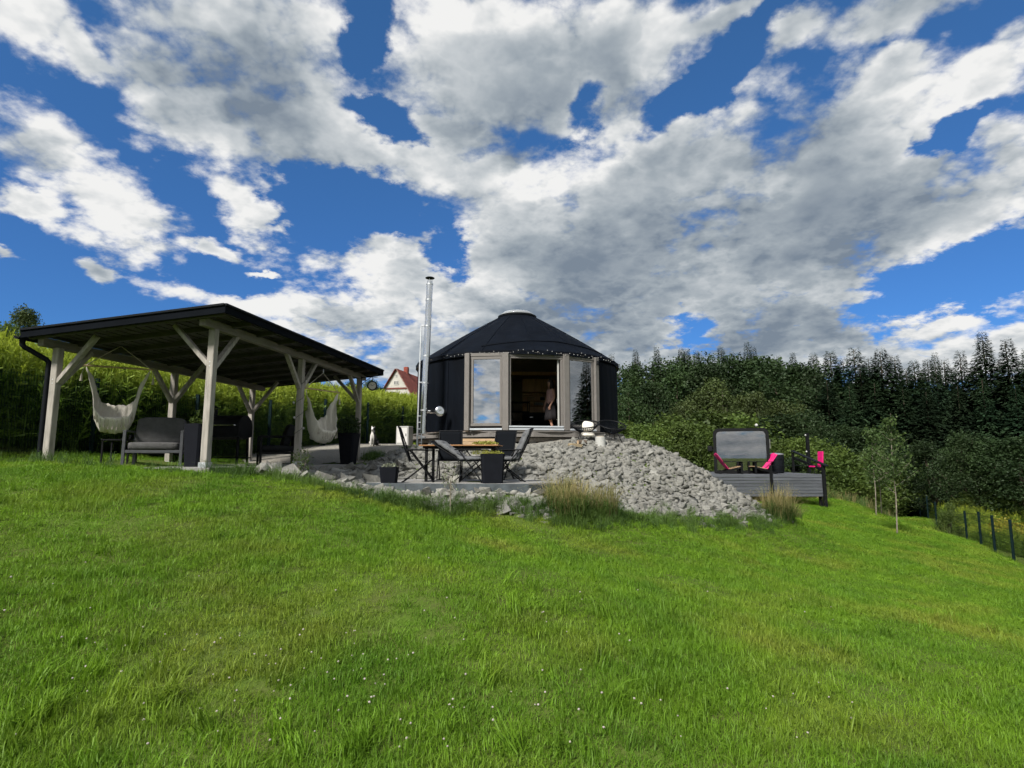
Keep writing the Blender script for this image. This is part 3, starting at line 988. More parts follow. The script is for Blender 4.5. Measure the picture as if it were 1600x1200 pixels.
def build_meadow():
    """tall weeds behind the fence"""
    def weed(seed, n=13, hmin=1.15, hmax=1.95):
        r = np.random.default_rng(seed)
        V, Q = [], []

        def quad(a, b, w, nrm):
            s = np.cross(b - a, nrm); s = s / (np.linalg.norm(s) + 1e-9) * w / 2
            o = len(V); V.extend([a - s * .6, a + s * .6, b + s, b - s]); Q.append((o, o + 1, o + 2, o + 3))
        for i in range(n):
            b = np.array([r.normal(0, .2), r.normal(0, .2), 0.0]); h = r.uniform(hmin, hmax)
            lean = np.array([r.normal(0, .09), r.normal(0, .09), 0])
            top = b + np.array([0, 0, h]) + lean * h
            quad(b, (b + top) / 2, .016, np.array([r.normal(), r.normal(), 0])); quad((b + top) / 2, top, .011, np.array([r.normal(), r.normal(), 0]))
            for k in range(24):
                t = r.uniform(.12, .98); a = r.uniform(0, 6.28); p = b + (top - b) * t
                L_ = r.uniform(.10, .22) * (1.15 - .45 * t)
                d = np.array([math.cos(a), math.sin(a), r.uniform(-.1, .9)]); d /= np.linalg.norm(d)
                quad(p, p + d * L_, .024, np.array([r.normal(), r.normal(), r.normal()]))
            for k in range(10):
                a = r.uniform(0, 6.28); d = np.array([math.cos(a) * .5, math.sin(a) * .5, 1.0])
                p = top - (top - b) * r.uniform(0, .14)
                quad(p, p + d * r.uniform(.05, .14), .014, np.array([r.normal(), r.normal(), r.normal()]))
        me = np_mesh('weed', np.array(V), Q); me.materials.append(M['meadow'])
        return me
    src = lib([('weed_clump', weed(300 + i)) for i in range(7)])
    n = 5200
    Y = rng.uniform(7.5, 36, n)
    X = fence_x(Y) - .35 - np.abs(rng.exponential(2.6, n))
    ok = X > -.95 * Y - 4
    X, Y = X[ok], Y[ok]
    d = fence_x(Y) - X
    place('meadow_weeds', X, Y, .78, 1.15, src, 7, 'tall yellow-green meadow weeds standing behind the wire fence', 'weeds', tilt=.06, hs=1 + .03 * np.clip(d, 0, 5))
    # herb strip beyond the right hand fence
    n = 1100
    Y = rng.uniform(13, 48, n); X = fence_rx(Y) + .7 + np.abs(rng.exponential(2.6, n))
    place('herb_strip_weeds', X, Y, .30, .55, src, 7, 'knee-high green weeds along the outer side of the lower fence', 'weeds', tilt=.1)
    # long grass at the end of the lawn
    n = 900
    X = rng.uniform(11.5, 24, n); Y = rng.uniform(27, 44, n)
    src2 = lib([('straw_clump', blades(60, .25, .3, .75, .012, .4, 330 + i, M['drygrass'] if i % 2 else M['tallgrass'], segs=2)) for i in range(4)])
    ok = (X < fence_rx(Y) - 2.2) & (Y > 30 - .25 * (X - 12))
    place('straw_grass_strip', X[ok], Y[ok], .8, 1.3, src2, 4, 'long straw-coloured grass at the far end of the lawn', 'grass', tilt=.1)


build_grass()
build_meadow()


# ------------------------------------------------------------------ stones
def rock_mesh(seed):
    r = random.Random(seed)
    bm = bmesh.new()
    for i in range(15):
        v = Vector((r.gauss(0, 1), r.gauss(0, 1), r.gauss(0, 1))).normalized()
        v = Vector((max(-.62, min(.62, v.x)) * 1.42, max(-.55, min(.55, v.y)), max(-.46, min(.46, v.z)) * .78))
        bm.verts.new(v * r.uniform(.85, 1.1))
    res = bmesh.ops.convex_hull(bm, input=bm.verts)
    for v in [g for g in res['geom_interior'] + res['geom_unused'] if isinstance(g, bmesh.types.BMVert)]:
        if v.is_valid:
            bm.verts.remove(v)
    bmesh.ops.triangulate(bm, faces=bm.faces)
    me = bpy.data.meshes.new('rock')
    bm.to_mesh(me); bm.free()
    return me


ROCKS = [rock_mesh(500 + i) for i in range(12)]
for me in ROCKS:
    me.materials.append(M['rock'])
RV = []
for me in ROCKS:
    v = np.empty(len(me.vertices) * 3); me.vertices.foreach_get('co', v)
    t = np.empty(len(me.polygons) * 3, np.int32); me.polygons.foreach_get('vertices', t)
    RV.append((v.reshape(-1, 3), t.reshape(-1, 3)))


def stones(name, poly, spacing, smin, smax, label, cat, nobj, layers=2, zmax=None):
    P = np.array(poly)
    root = thing(name, (float(P[:, 0].mean()), float(P[:, 1].mean()), h1(P[:, 0].mean(), P[:, 1].mean())), label, cat)
    items = []
    x0, y0 = P.min(0); x1, y1 = P.max(0)
    for lay in range(layers):
        gx = np.arange(x0, x1, spacing); gy = np.arange(y0, y1, spacing)
        X, Y = np.meshgrid(gx, gy)
        X = (X + rng.uniform(-.5, .5, X.shape) * spacing * 1.2).ravel(); Y = (Y + rng.uniform(-.5, .5, Y.shape) * spacing * 1.2).ravel()
        k = in_poly(P, X + .08 * np.sin(Y * 6) + rng.standard_t(3, X.shape) * .09, Y + rng.standard_t(3, Y.shape) * .09)
        X, Y = X[k], Y[k]
        Z = H(X, Y)
        for x, y, z in zip(X, Y, Z):
            s = smin + (smax - smin) * random.random() ** 1.4 if random.random() < .86 else random.uniform(smax, smax * 1.7)
            items.append((x, y, z + s * .18 + lay * spacing * .10 - .02, s, random.randrange(12), Euler((random.gauss(0, .35), random.gauss(0, .35), random.uniform(0, 6.28)))))
    # those that show largest become parts of their own
    def key(it):
        return -(it[3] / it[1]) * (1 + .3 * (it[2] - h1(it[0], it[1])) / it[3])
    items.sort(key=lambda it: -(it[3] / it[1]))
    rest = items[nobj:]
    base = root.location
    for x, y, z, s, k, e in items[:nobj]:
        o = bpy.data.objects.new('rock', ROCKS[k]); COL.objects.link(o)
        o.parent = root; o.location = (x - base.x, y - base.y, z - base.z); o.rotation_euler = e; o.scale = (s, s, s)
    VV, TT, off = [], [], 0
    for x, y, z, s, k, e in rest:
        v, t = RV[k]
        Mx = np.array(e.to_matrix())
        VV.append((v * s) @ Mx.T + np.array([x - base.x, y - base.y, z - base.z])); TT.append(t + off); off += len(v)
    if VV:
        me = np_mesh('small_rocks', np.concatenate(VV), np.concatenate(TT)); me.materials.append(M['rock'])
        o = link('small_rocks', me, None, root); o['kind'] = 'stuff'
    return root


stones('stone_slope', POLY_MOUND, .088, .052, .11, 'big slope of loose pale grey quarry stones below the black yurt', 'stones', 300)
stones('stone_facing', POLY_FOOT, .10, .07, .125, 'band of small white stones below the edge of the dining terrace', 'stones', 120)
stones('stone_border', POLY_EDGE, .15, .10, .18, 'strip of grey stones along the side of the gazebo floor', 'stones', 120)


# ------------------------------------------------------------------ trees
def quads_from(C, D, N, L, W):
    """leaf quads: centre C, long direction D, normal hint N, length L, width W"""
    S = np.cross(D, N); S /= (np.linalg.norm(S, axis=1, keepdims=True) + 1e-9)
    a = D * (L / 2)[:, None]; b = S * (W / 2)[:, None]
    V = np.stack([C - a, C + b * .9 - a * .1, C + a, C - b * .9 - a * .1], 1).reshape(-1, 3)
    Q = np.arange(len(V)).reshape(-1, 4)
    return V, Q


def unit(n, r):
    v = r.normal(size=(n, 3)); return v / np.linalg.norm(v, axis=1, keepdims=True)


def broadleaf(seed, h=10.0, w=6.0, clumps=46, per=75, leaf=.34, base=.16, weep=0.0, lumpy=.25):
    """trunk mesh and crown mesh of a broad-leaved tree of height h"""
    r = np.random.default_rng(seed)
    rr = random.Random(seed)
    mb = MB()
    top = Vector((rr.gauss(0, .25), rr.gauss(0, .25), h * .80))
    pts = [Vector((0, 0, -.3)), Vector((rr.gauss(0, .08), rr.gauss(0, .08), h * .2)), Vector((rr.gauss(0, .2), rr.gauss(0, .2), h * .45)), top]
    r0 = h * .016
    mb.tube(pts, [r0 * 1.35, r0, r0 * .7, r0 * .2], 7)
    C = []
    for i in range(clumps):
        t = rr.uniform(base, 1.0) ** .9
        prof = math.sin(math.pi * min(1, max(0.02, (t - base) / (1 - base))) ** .62) ** .75
        a = rr.uniform(0, 6.283); q = rr.uniform(.35, 1.0) * w / 2 * prof
        C.append((q * math.cos(a) + top.x * t, q * math.sin(a) + top.y * t, h * t * .97, rr.uniform(.7, 1.3)))
    C.append((top.x, top.y, h * .95, .7))
    for k in range(0, len(C), 5):
        x, y, z, s = C[k]
        t0 = max(.12, z / h - .25)
        p0 = Vector((top.x * t0, top.y * t0, h * t0 * .8))
        p1 = Vector((x, y, z)); mid = p0.lerp(p1, .55) + Vector((0, 0, -.12 * h * .3))
        mb.tube([p0, mid, p1], [r0 * .42, r0 * .26, r0 * .08], 5)
    Vs, n0 = [], 0
    rad = w * .155
    for x, y, z, s in C:
        n = int(per * s)
        u = unit(n, r); q = r.uniform(.35, 1.0, n) ** .6
        ce = np.array([x, y, z]) + u * (q * rad * s)[:, None] * np.array([1.15, 1.15, .85])
        ce[:, 2] -= weep * r.uniform(0, 1, n) * rad * 1.6
        Vs.append(ce)
    ce = np.concatenate(Vs); n = len(ce)
    D = unit(n, r); D[:, 2] = D[:, 2] * .6 - .25 - weep; D /= np.linalg.norm(D, axis=1, keepdims=True)
    Nn = unit(n, r) + np.array([0, 0, .7])
    L_ = leaf * r.uniform(.6, 1.25, n)
    V, Q = quads_from(ce, D, Nn, L_, L_ * r.uniform(.5, .8, n))
    return mb.mesh('trunk'), np_mesh('crown', V, Q)


def conifer(seed, h=14.0, w=4.6, whorls=30, leaf=.85, bare=.03, droop=.38):
    r = np.random.default_rng(seed); rr = random.Random(seed)
    mb = MB()
    mb.tube([(0, 0, -.3), (0, 0, h * .4), (rr.gauss(0, .05), 0, h * .985)], [h * .013, h * .009, h * .001], 6)
    Cs, Ds, Ls, Ws = [], [], [], []
    for k in range(whorls):
        t = bare + (1 - bare) * (k / (whorls - 1)) ** .84
        L0 = w / 2 * (1 - t) ** .95 * rr.uniform(.72, 1.18) + .01
        nb = int(9 + 4 * (1 - t))
        a0 = rr.uniform(0, 6.28)
        for j in range(nb):
            if rr.random() < .07:
                continue
            a = a0 + 6.283 * j / nb + rr.gauss(0, .18)
            Lb = L0 * rr.uniform(.65, 1.15)
            out = np.array([math.cos(a), math.sin(a), 0.0])
            m = max(8, int(12 + Lb * 10))
            for i in range(m):
                q = (i + rr.random()) / m
                c = out * Lb * q + np.array([0, 0, h * t + rr.gauss(0, .09) - droop * Lb * q ** 1.3 + .10 * Lb * q ** 3])
                side = np.array([-math.sin(a), math.cos(a), 0]) * rr.choice((-1, 1)) * rr.uniform(.15, 1.0)
                d = out * rr.uniform(.45, 1) + side * (.9 - .3 * q) + np.array([0, 0, -rr.uniform(.05, .55)])
                Cs.append(c + d * leaf * .3); Ds.append(d); Ls.append(leaf * rr.uniform(.6, 1.2) * (.11 + .86 * (1 - t) ** .8))
                Ws.append(rr.uniform(.17, .30) * (1 + .35 * t))
    C = np.array(Cs); D = np.array(Ds); D /= np.linalg.norm(D, axis=1, keepdims=True)
    L_ = np.array(Ls); W = L_ * np.array(Ws) * 1.6
    V, Q = quads_from(C, D, unit(len(C), r) * .5 + np.array([0, 0, 1.0]), L_, W)
    for k in range(4):
        pass
    return mb.mesh('trunk'), np_mesh('crown', V, Q)


PROTO = {}


def protos(kind, items, mat, bark):
    for t, c in items:
        t.materials.append(bark); c.materials.append(mat)
    PROTO[kind] = items


protos('spruce', [conifer(600 + i, 14, 5.6 + .9 * (i % 4), 44 + 4 * i, droop=.28 + .07 * i) for i in range(7)], M['spruce'], M['bark'])
protos('oak', [broadleaf(620 + i, 10, 6.6, 60, 150, .235) for i in range(4)], M['oak'], M['bark'])
protos('birch', [broadleaf(640 + i, 10, 4.2, 56, 140, .18, weep=.45) for i in range(4)], M['birch'], M['birch_bark'])
protos('bush', [broadleaf(660 + i, 4, 4.4, 44, 190, .15, base=.06) for i in range(3)], M['bush'], M['bark'])
PH = {'spruce': 14.0, 'oak': 10.0, 'birch': 10.0, 'bush': 4.0}
TN = {'spruce': 'spruce_tree', 'oak': 'broadleaf_tree', 'birch': 'birch_tree', 'bush': 'shrub'}
_pick = {}


def tree(kind, px, top, Y, label, wide=1.0, group=None, x=None, zt=None):
    X = (px - 800) / F * Y * 1.0 if x is None else x
    # horizontal pixel depends slightly on height: use the middle of the crown
    p = at(px, (top + 700) / 2, Y)
    if x is None:
        X = p.x
    z0 = h1(X, Y) - .1
    ztop = at(px, top, Y).z if zt is None else z0 + zt
    s = (ztop - z0) / PH[kind]
    i = _pick.get(kind, 0); _pick[kind] = i + 1
    tm, cm = PROTO[kind][i % len(PROTO[kind])]
    r = thing(TN[kind], (X, Y, z0), label, 'shrub' if kind == 'bush' else 'tree', random.uniform(0, 6.28), group)
    wide *= random.uniform(.84, 1.22)
    r.scale = (s * wide, s * wide, s)
    for n, me in (('trunk', tm), ('crown', cm)):
        o = bpy.data.objects.new(n, me); COL.objects.link(o); o.parent = r
    return r


ORD = ['first', 'second', 'third', 'fourth', 'fifth', 'sixth', 'seventh', 'eighth', 'ninth', 'tenth', 'eleventh', 'twelfth', 'thirteenth', 'fourteenth', 'fifteenth', 'sixteenth', 'seventeenth', 'eighteenth']


def nth(i):
    return ORD[i]


# spruces on the skyline
SKY1 = [(957, 554, 62), (995, 547, 66), (1028, 543, 70), (1067, 544, 66), (1076, 546, 72), (1091, 549, 68), (1130, 543, 66), (1147, 551, 70), (1171, 535, 68), (1181, 542, 64), (1221, 556, 66), (1243, 552, 66)]
for k, (px, t, Y) in enumerate(SKY1):
    tree('spruce', px, t, Y, nth(k) + ' dark spruce tip above the round crowns, counted from the yurt', .92, 'spruces on the skyline')
SKY2 = [(1275, 553, 58), (1302, 549, 55), (1322, 560, 60), (1340, 544, 53), (1362, 558, 60), (1382, 546, 52), (1403, 556, 56), (1433, 564, 58), (1455, 562, 60), (1480, 562, 58), (1507, 549, 52)]
for k, (px, t, Y) in enumerate(SKY2):
    tree('spruce', px, t, Y, nth(k) + ' tall dark spruce of the forest wall, counted from the sauna', 1.45, 'tall spruces behind the saplings')
tree('spruce', 1467, 551, 47, 'spruce with a long bare top standing before the forest wall', .8)
tree('spruce', 1543, 519, 50, 'tallest ragged spruce of the forest, top above all others', 1.0)
tree('spruce', 1582, 531, 46, 'broad dark spruce beside the tallest one, second in height', 1.25)
tree('spruce', 1612, 545, 48, 'dark spruce cut off by the picture edge beside the broad one', 1.15)
for px, t, Y in [(1640, 540, 50), (1680, 545, 48)]:
    tree('spruce', px, t, Y, 'dark spruce beyond the edge of the picture', 1.1, 'spruces past the picture edge')
for k, (px, t, Y) in enumerate(sorted([(1295, 590, 48), (1330, 600, 46), (1370, 596, 46), (1415, 605, 46), (1450, 610, 44), (1500, 600, 43), (1540, 590, 42), (1590, 600, 41), (1420, 575, 50), (1350, 575, 50), (1312, 575, 62), (1372, 572, 64), (1445, 580, 62), (1490, 575, 62), (1530, 570, 58), (1565, 565, 56)])):
    tree('spruce', px, t, Y, nth(k) + ' smaller dark spruce low in the forest wall, counted from the sauna', 1.25, 'lower spruces of the forest wall')
OAK = [(975, 575, 58), (1008, 572, 60), (1040, 566, 60), (1052, 580, 56), (1082, 562, 62), (1110, 560, 60), (1105, 572, 55), (1140, 566, 58), (1165, 562, 58), (1195, 560, 58), (1210, 568, 54), (1232, 572, 55), (1255, 570, 56), (1280, 580, 52), (1018, 600, 52), (985, 605, 50), (1265, 610, 50), (1225, 600, 50)]
for k, (px, t, Y) in enumerate(sorted(OAK)):
    tree('oak', px, t, Y, nth(k) + ' dark round-crowned tree of the wood, counted from the yurt', 1.0, 'round-crowned trees of the wood')
BIR = [(1112, 588, 48), (1095, 610, 47), (1075, 622, 46), (1135, 606, 46), (1160, 612, 47), (1185, 612, 46), (1062, 628, 44), (1150, 630, 44), (1210, 622, 46), (1250, 625, 44)]
BIR = BIR[:1] + sorted(BIR[1:])
for k, (px, t, Y) in enumerate(BIR):
    tree('birch', px, t, Y, 'tallest olive-green birch in front of the dark wood' if k == 0 else nth(k - 1) + ' smaller olive-green birch before the dark wood, counted from the yurt', 1.0, None if k == 0 else 'olive birches before the wood')
LOW = [('oak', 1190, 655, 40), ('oak', 1225, 650, 39), ('oak', 1255, 645, 40), ('oak', 1285, 660, 38), ('oak', 1310, 668, 40), ('oak', 1340, 672, 40), ('oak', 1365, 676, 42), ('oak', 1455, 690, 36), ('oak', 1500, 676, 34), ('oak', 1525, 684, 33), ('oak', 1560, 686, 32), ('oak', 1595, 684, 31), ('oak', 1480, 700, 38), ('oak', 1430, 700, 44), ('oak', 1640, 670, 31)]
for k, (kd, px, t, Y) in enumerate(sorted(LOW, key=lambda q: q[1])):
    tree(kd, px, t, Y, nth(k) + ' leafy mid-green tree before the spruces, counted from the sauna', 1.15, 'leafy trees before the spruces')
BSH = [(1000, 668, 34), (1030, 672, 32), (1060, 668, 31), (1075, 664, 33), (1098, 672, 32), (985, 660, 38), (1050, 650, 38), (1120, 650, 38), (1150, 655, 38), (1300, 700, 36), (1325, 712, 36), (1350, 715, 38), (1385, 715, 40), (1500, 770, 33), (1560, 768, 32), (1610, 772, 31), (1425, 740, 42), (1450, 745, 40), (1395, 730, 44), (1240, 690, 33), (1210, 688, 33), (1270, 690, 35)]
BSH.sort()
NB = sum(1 for q in BSH if q[0] < 1160)
for k, (px, t, Y) in enumerate(BSH):
    tree('bush', px, t, Y, nth(k) + ' fresh green shrub beyond the stone slope, counted from the yurt' if px < 1160 else nth(k - NB) + ' green shrub at the foot of the wood, counted from the sauna', 1.1, 'shrubs beside the stone slope' if px < 1160 else 'shrubs at the foot of the wood')
tree('bush', 1475, 788, 26.5, 'leafy shrub growing through the lower wire fence', .6)
# trees left, behind the meadow
tree('birch', 32, 478, 36, 'feathery birch rising behind the meadow at the gazebo roof', .85)
tree('bush', 2, 512, 34, 'dark bush at the picture edge beside the feathery birch', .55)
tree('birch', 82, 535, 40, 'low thin birch seen under the gazebo eave', .9)
for k, (px, t, Y) in enumerate([(592, 606, 75), (572, 594, 72), (548, 598, 70)]):
    tree('oak', px, t, Y, nth(k) + ' dark far tree beside the white house, counted from the house', 1.0, 'far trees beside the white house')
for k, (px, t, Y) in enumerate([(500, 606, 82), (470, 604, 80), (440, 606, 80), (410, 602, 80)]):
    tree('oak', px, t, Y, nth(k) + ' far tree top under the gazebo roof, counted from the clock', 1.0, 'far tree tops above the meadow')
tree('bush', 645, 622, 90, 'small shrub in front of the white house', .9)
# the wood goes on out of sight to the right, mirrored in the yurt window
for x, y, z in [(34, 22, 13), (38, 15, 15), (36, 9, 12), (42, 4, 15), (37, -2, 13), (44, -8, 15), (38, 27, 14), (33, 17, 9), (34, 1, 8)]:
    tree('spruce' if z > 9 else 'oak', 1600, 0, y, 'spruce of the wood along the lower boundary, past the picture edge' if z > 9 else 'leafy tree of the wood along the lower boundary, past the picture edge', 1.2, 'wood past the picture edge', x=x, zt=z)


# two young birches and a third with stakes
def sapling(px, base, top, spread, label, seed, Y=None):
    g = gp(px, base)
    if Y:
        g = at(px, base, Y); g.z = h1(g.x, g.y)
    h = at(px, top, g.y).z - g.z
    rr = random.Random(seed); r = np.random.default_rng(seed)
    root = thing('young_birch', g, label, 'tree', 0, 'young birches on the lawn')
    mb = MB()
    lean = Vector((rr.gauss(.02, .02), rr.gauss(0, .02), 1)) * h
    P = [Vector((0, 0, -.1)), lean * .3 + Vector((.03, 0, 0)), lean * .65 + Vector((-.03, 0, 0)), lean * .97]
    mb.tube(P, [.024, .019, .013, .004], 7)
    Cs = []
    for k in range(30):
        t = rr.uniform(.33, .95); a = rr.uniform(0, 6.28); L_ = spread * (1.05 - t) * rr.uniform(.5, 1.1) + .12
        p0 = lean * t
        p1 = p0 + Vector((math.cos(a) * L_, math.sin(a) * L_, L_ * rr.uniform(.35, .95)))
        mb.tube([p0, p0.lerp(p1, .5) + Vector((0, 0, -.03)), p1], [.010, .007, .003], 4)
        for q in range(46):
            c = p0.lerp(p1, rr.uniform(.15, 1.08))
            Cs.append((c.x + rr.gauss(0, .10), c.y + rr.gauss(0, .10), c.z + rr.gauss(0, .09)))
    mb.build('trunk', M['birch_bark'], root)
    C = np.array(Cs); n = len(C)
    D = unit(n, r); L2 = r.uniform(.07, .12, n)
    V, Q = quads_from(C, D, unit(n, r) + np.array([0, 0, .4]), L2, L2 * .75)
    me = np_mesh('crown', V, Q)
    link('crown', me, M['sapling'], root)


sapling(1402, 838, 640, .95, 'tallest young birch on the lawn, standing nearest the lower fence', 31, 20.0)
sapling(1369, 808, 668, .8, 'slim young birch on the lawn behind the tallest one', 32, 25.0)
sapling(1378, 812, 675, .7, 'thin young birch between its two taller neighbours', 33, 27.0)

# goldenrod heads beyond the lower fence
def flowers():
    n = 260
    px = rng.uniform(1535, 1640, n); Y = rng.uniform(21, 27, n)
    X = (px - 800) / F * Y
    r = np.random.default_rng(5)
    C = np.stack([X, Y, H(X, Y) + rng.uniform(.75, 1.2, n)], 1)
    C = np.repeat(C, 9, 0) + rng.normal(0, .09, (n * 9, 3))
    V, Q = quads_from(C, unit(len(C), r), unit(len(C), r), np.full(len(C), .10), np.full(len(C), .06))
    tag(link('goldenrod_flowers', np_mesh('goldenrod_flowers', V, Q), M['goldenrod']), 'yellow goldenrod heads beyond the lower wire fence', 'flowers', kind='stuff')
    # stalks that carry them
    S = C[::9]
    b = S.copy(); b[:, 2] = H(S[:, 0], S[:, 1])
    w = np.array([.008, 0, 0])
    V = np.stack([b - w, b + w, S + w * .5, S - w * .5], 1).reshape(-1, 3)
    tag(link('goldenrod_stalks', np_mesh('goldenrod_stalks', V, np.arange(len(V)).reshape(-1, 4)), M['tallgrass']), 'thin green goldenrod stalks beyond the lower wire fence', 'stalks', kind='stuff')


flowers()


# ------------------------------------------------------------------ gazebo
def build_gazebo():
    g = thing('gazebo', GAZ_O, 'open timber gazebo with pale posts and a dark mono-pitch roof', 'gazebo', -GAZ_A)
    posts = {'B': (0, 0), 'C': (0, 2.95), 'D': (0, 6.1), 'A': (-2.9, 0.0), 'E': (-3.0, 2.95), 'F': (-3.03, 6.0)}

    def roof(x):
        return 2.53 + .082 * x
    for k, (x, y) in posts.items():
        top = roof(x) - .255
        mb = MB(); mb.box((x, y, (top - .25) / 2), (.118, .118, top + .25), ch=.008)
        po = mb.build('post', M['post_wood'], g)
        mb = MB(); mb.box((x, y, .035), (.150, .150, .10), ch=.004); mb.build('post_shoe', M['galv'], po)
        for zb_ in (top - .55, top - .62, .06):
            mb = MB(); mb.lathe([(.012, -.012), (.012, 0.0), (.006, .004)], 6, (x, y - (.0595 if zb_ > .1 else .0755), zb_), M=Matrix.Rotation(R(90), 3, 'X')); mb.build('bolt', M['galv'], po)
    for x, y0, y1 in ((0, -.30, 6.42), (-2.97, -.28, 6.42)):
        mb = MB(); z = roof(x) - .185
        mb.bar((x, y0, z), (x, y1, z), .118, .145, ch=.008)
        mb.build('beam', M['beam_wood'], g)

    def brace(p, q):
        mb = MB(); mb.bar(p, q, .072, .092, up=(0, 1, 0) if abs(p[0] - q[0]) > .1 else (1, 0, 0), ch=.006)
        mb.build('brace', M['post_wood'], g)
    for k, (x, y) in posts.items():
        zt = roof(x) - .25
        L_ = .62
        for s in ((1,) if k in 'AB' else (-1,) if k in 'DF' else (-1, 1)):
            brace((x, y + s * .05, zt - L_ - .02), (x, y + s * (L_ + .03), zt + .03))
        if k in 'ABDFE':
            s = 1 if x < -1 else -1
            zr = roof(x + s * L_) - .13
            brace((x + s * .05, y + .002, zt - L_ + .02), (x + s * (L_ + .10), y + .002, zr + .02))
    ys = [-.33 + .74 * i for i in range(10)]
    ys[0] = -.34
    for y in ys:
        mb = MB(); mb.bar((-3.1, y, roof(-3.1) - .105), (.42, y, roof(.42) - .105), .075, .088, up=(0, 0, 1), ch=.005)
        mb.build('rafter', M['roof_wood'], g)
    # boards laid along the gazebo over the rafters
    nb = 19
    for i in range(nb):
        x0 = -3.13 + i * 3.57 / nb; x1 = x0 + 3.57 / nb - .012; xm = (x0 + x1) / 2
        mb = MB(); mb.bar((xm, -.40, roof(xm) - .048), (xm, 6.50, roof(xm) - .048), x1 - x0, .022, ch=.003)
        mb.build('roof_board', M['roof_wood'], g)
    v = [(-3.15, -.43), (.46, -.43), (.46, 6.55), (-3.15, 6.55)]
    mb = MB(); mb.add([(x, y, roof(x) - .032) for x, y in v] + [(x, y, roof(x) + .005) for x, y in v], [(0, 1, 2, 3), (4, 5, 6, 7), (0, 1, 5, 4), (1, 2, 6, 5), (2, 3, 7, 6), (3, 0, 4, 7)])
    mb.build('roof_sheet', M['roof_felt'], g)

    def fas(p, q):
        mb = MB()
        mb.bar((p[0], p[1], roof(p[0]) - .075), (q[0], q[1], roof(q[0]) - .075), .024, .13, ch=.003)
        f = mb.build('fascia', M['fascia'], g)
        mb = MB()
        o = Vector((p[1] - q[1], q[0] - p[0], 0)).normalized() * -.010
        mb.bar((p[0] + o.x, p[1] + o.y, roof(p[0]) - .004), (q[0] + o.x, q[1] + o.y, roof(q[0]) - .004), .052, .040, ch=.006)
        mb.build('flashing', M['dark_metal'], f)
    fas((-3.17, -.45), (.48, -.45)); fas((.485, -.46), (.485, 6.57)); fas((.47, 6.575), (-3.17, 6.575))
    # gutter and downpipe on the low side
    mb = MB(); z = roof(-3.2) - .09
    sec = [(-.06 * math.cos(a), -.06 * math.sin(a)) for a in [math.pi * i / 8 for i in range(9)]]
    mb.grid(lambda u, v: (-3.235 + sec[round(v * 8)][0], -.46 + u * 7.03, z + sec[round(v * 8)][1]), 8, 8)
    mb.build('gutter', M['dark_metal'], g, smooth=True, solid=.006)
    mb = MB(); mb.tube([(-3.225, -.36, z - .05), (-3.225, -.36, z - .14), (-3.20, -.33, z - .18), (-3.06, -.06, z - .345), (-3.03, -.03, z - .40), (-3.03, -.03, z - .46), (-3.03, -.03, -.12)], .043, 10)
    mb.build('downpipe', M['dark_metal'], g, smooth=True)
    mb = MB(); mb.box((-.62, .02, roof(-.5) + .03), (.03, .03, .08), ch=.004)
    # little vent on the roof
    mb = MB(); mb.tube([(-2.95, .6, roof(-2.95)), (-2.95, .6, roof(-2.95) + .10)], .02, 8); mb.lathe([(.045, 0), (.05, .02), (.01, .045)], 10, (-2.95, .6, roof(-2.95) + .10))
    mb.build('roof_vent', M['dark_metal'], g)
    # cable with little lamps wound round the middle post
    mb = MB(); x, y = posts['C']
    pts = []
    for i in range(90):
        t = i / 89; a = t * 6.283 * 4.5
        c, s = math.cos(a), math.sin(a); q = .078 / max(abs(c), abs(s)) * .93
        pts.append((x + c * q, y + s * q, .45 + 1.5 * t))
    mb.tube(pts, .004, 4)
    cb = mb.build('light_cable', M['black'], g)
    for i in (8, 20, 33, 45, 52, 66, 80):
        p = Vector(pts[i]); mb = MB(); n = Vector((p.x - x, p.y - y, 0)).normalized()
        mb.lathe([(.002, -.03), (.02, -.018), (.026, 0), (.02, .018), (.002, .03)], 8, p + n * .03)
        mb.build('bulb', M['bulb'], cb, smooth='all')
    return g, roof


gaz, groof = build_gazebo()


def gl(x, y, z=0.0):
    p = GAZ_O + gper * x + gdir * y
    return Vector((p.x, p.y, GAZ_O.z + z))


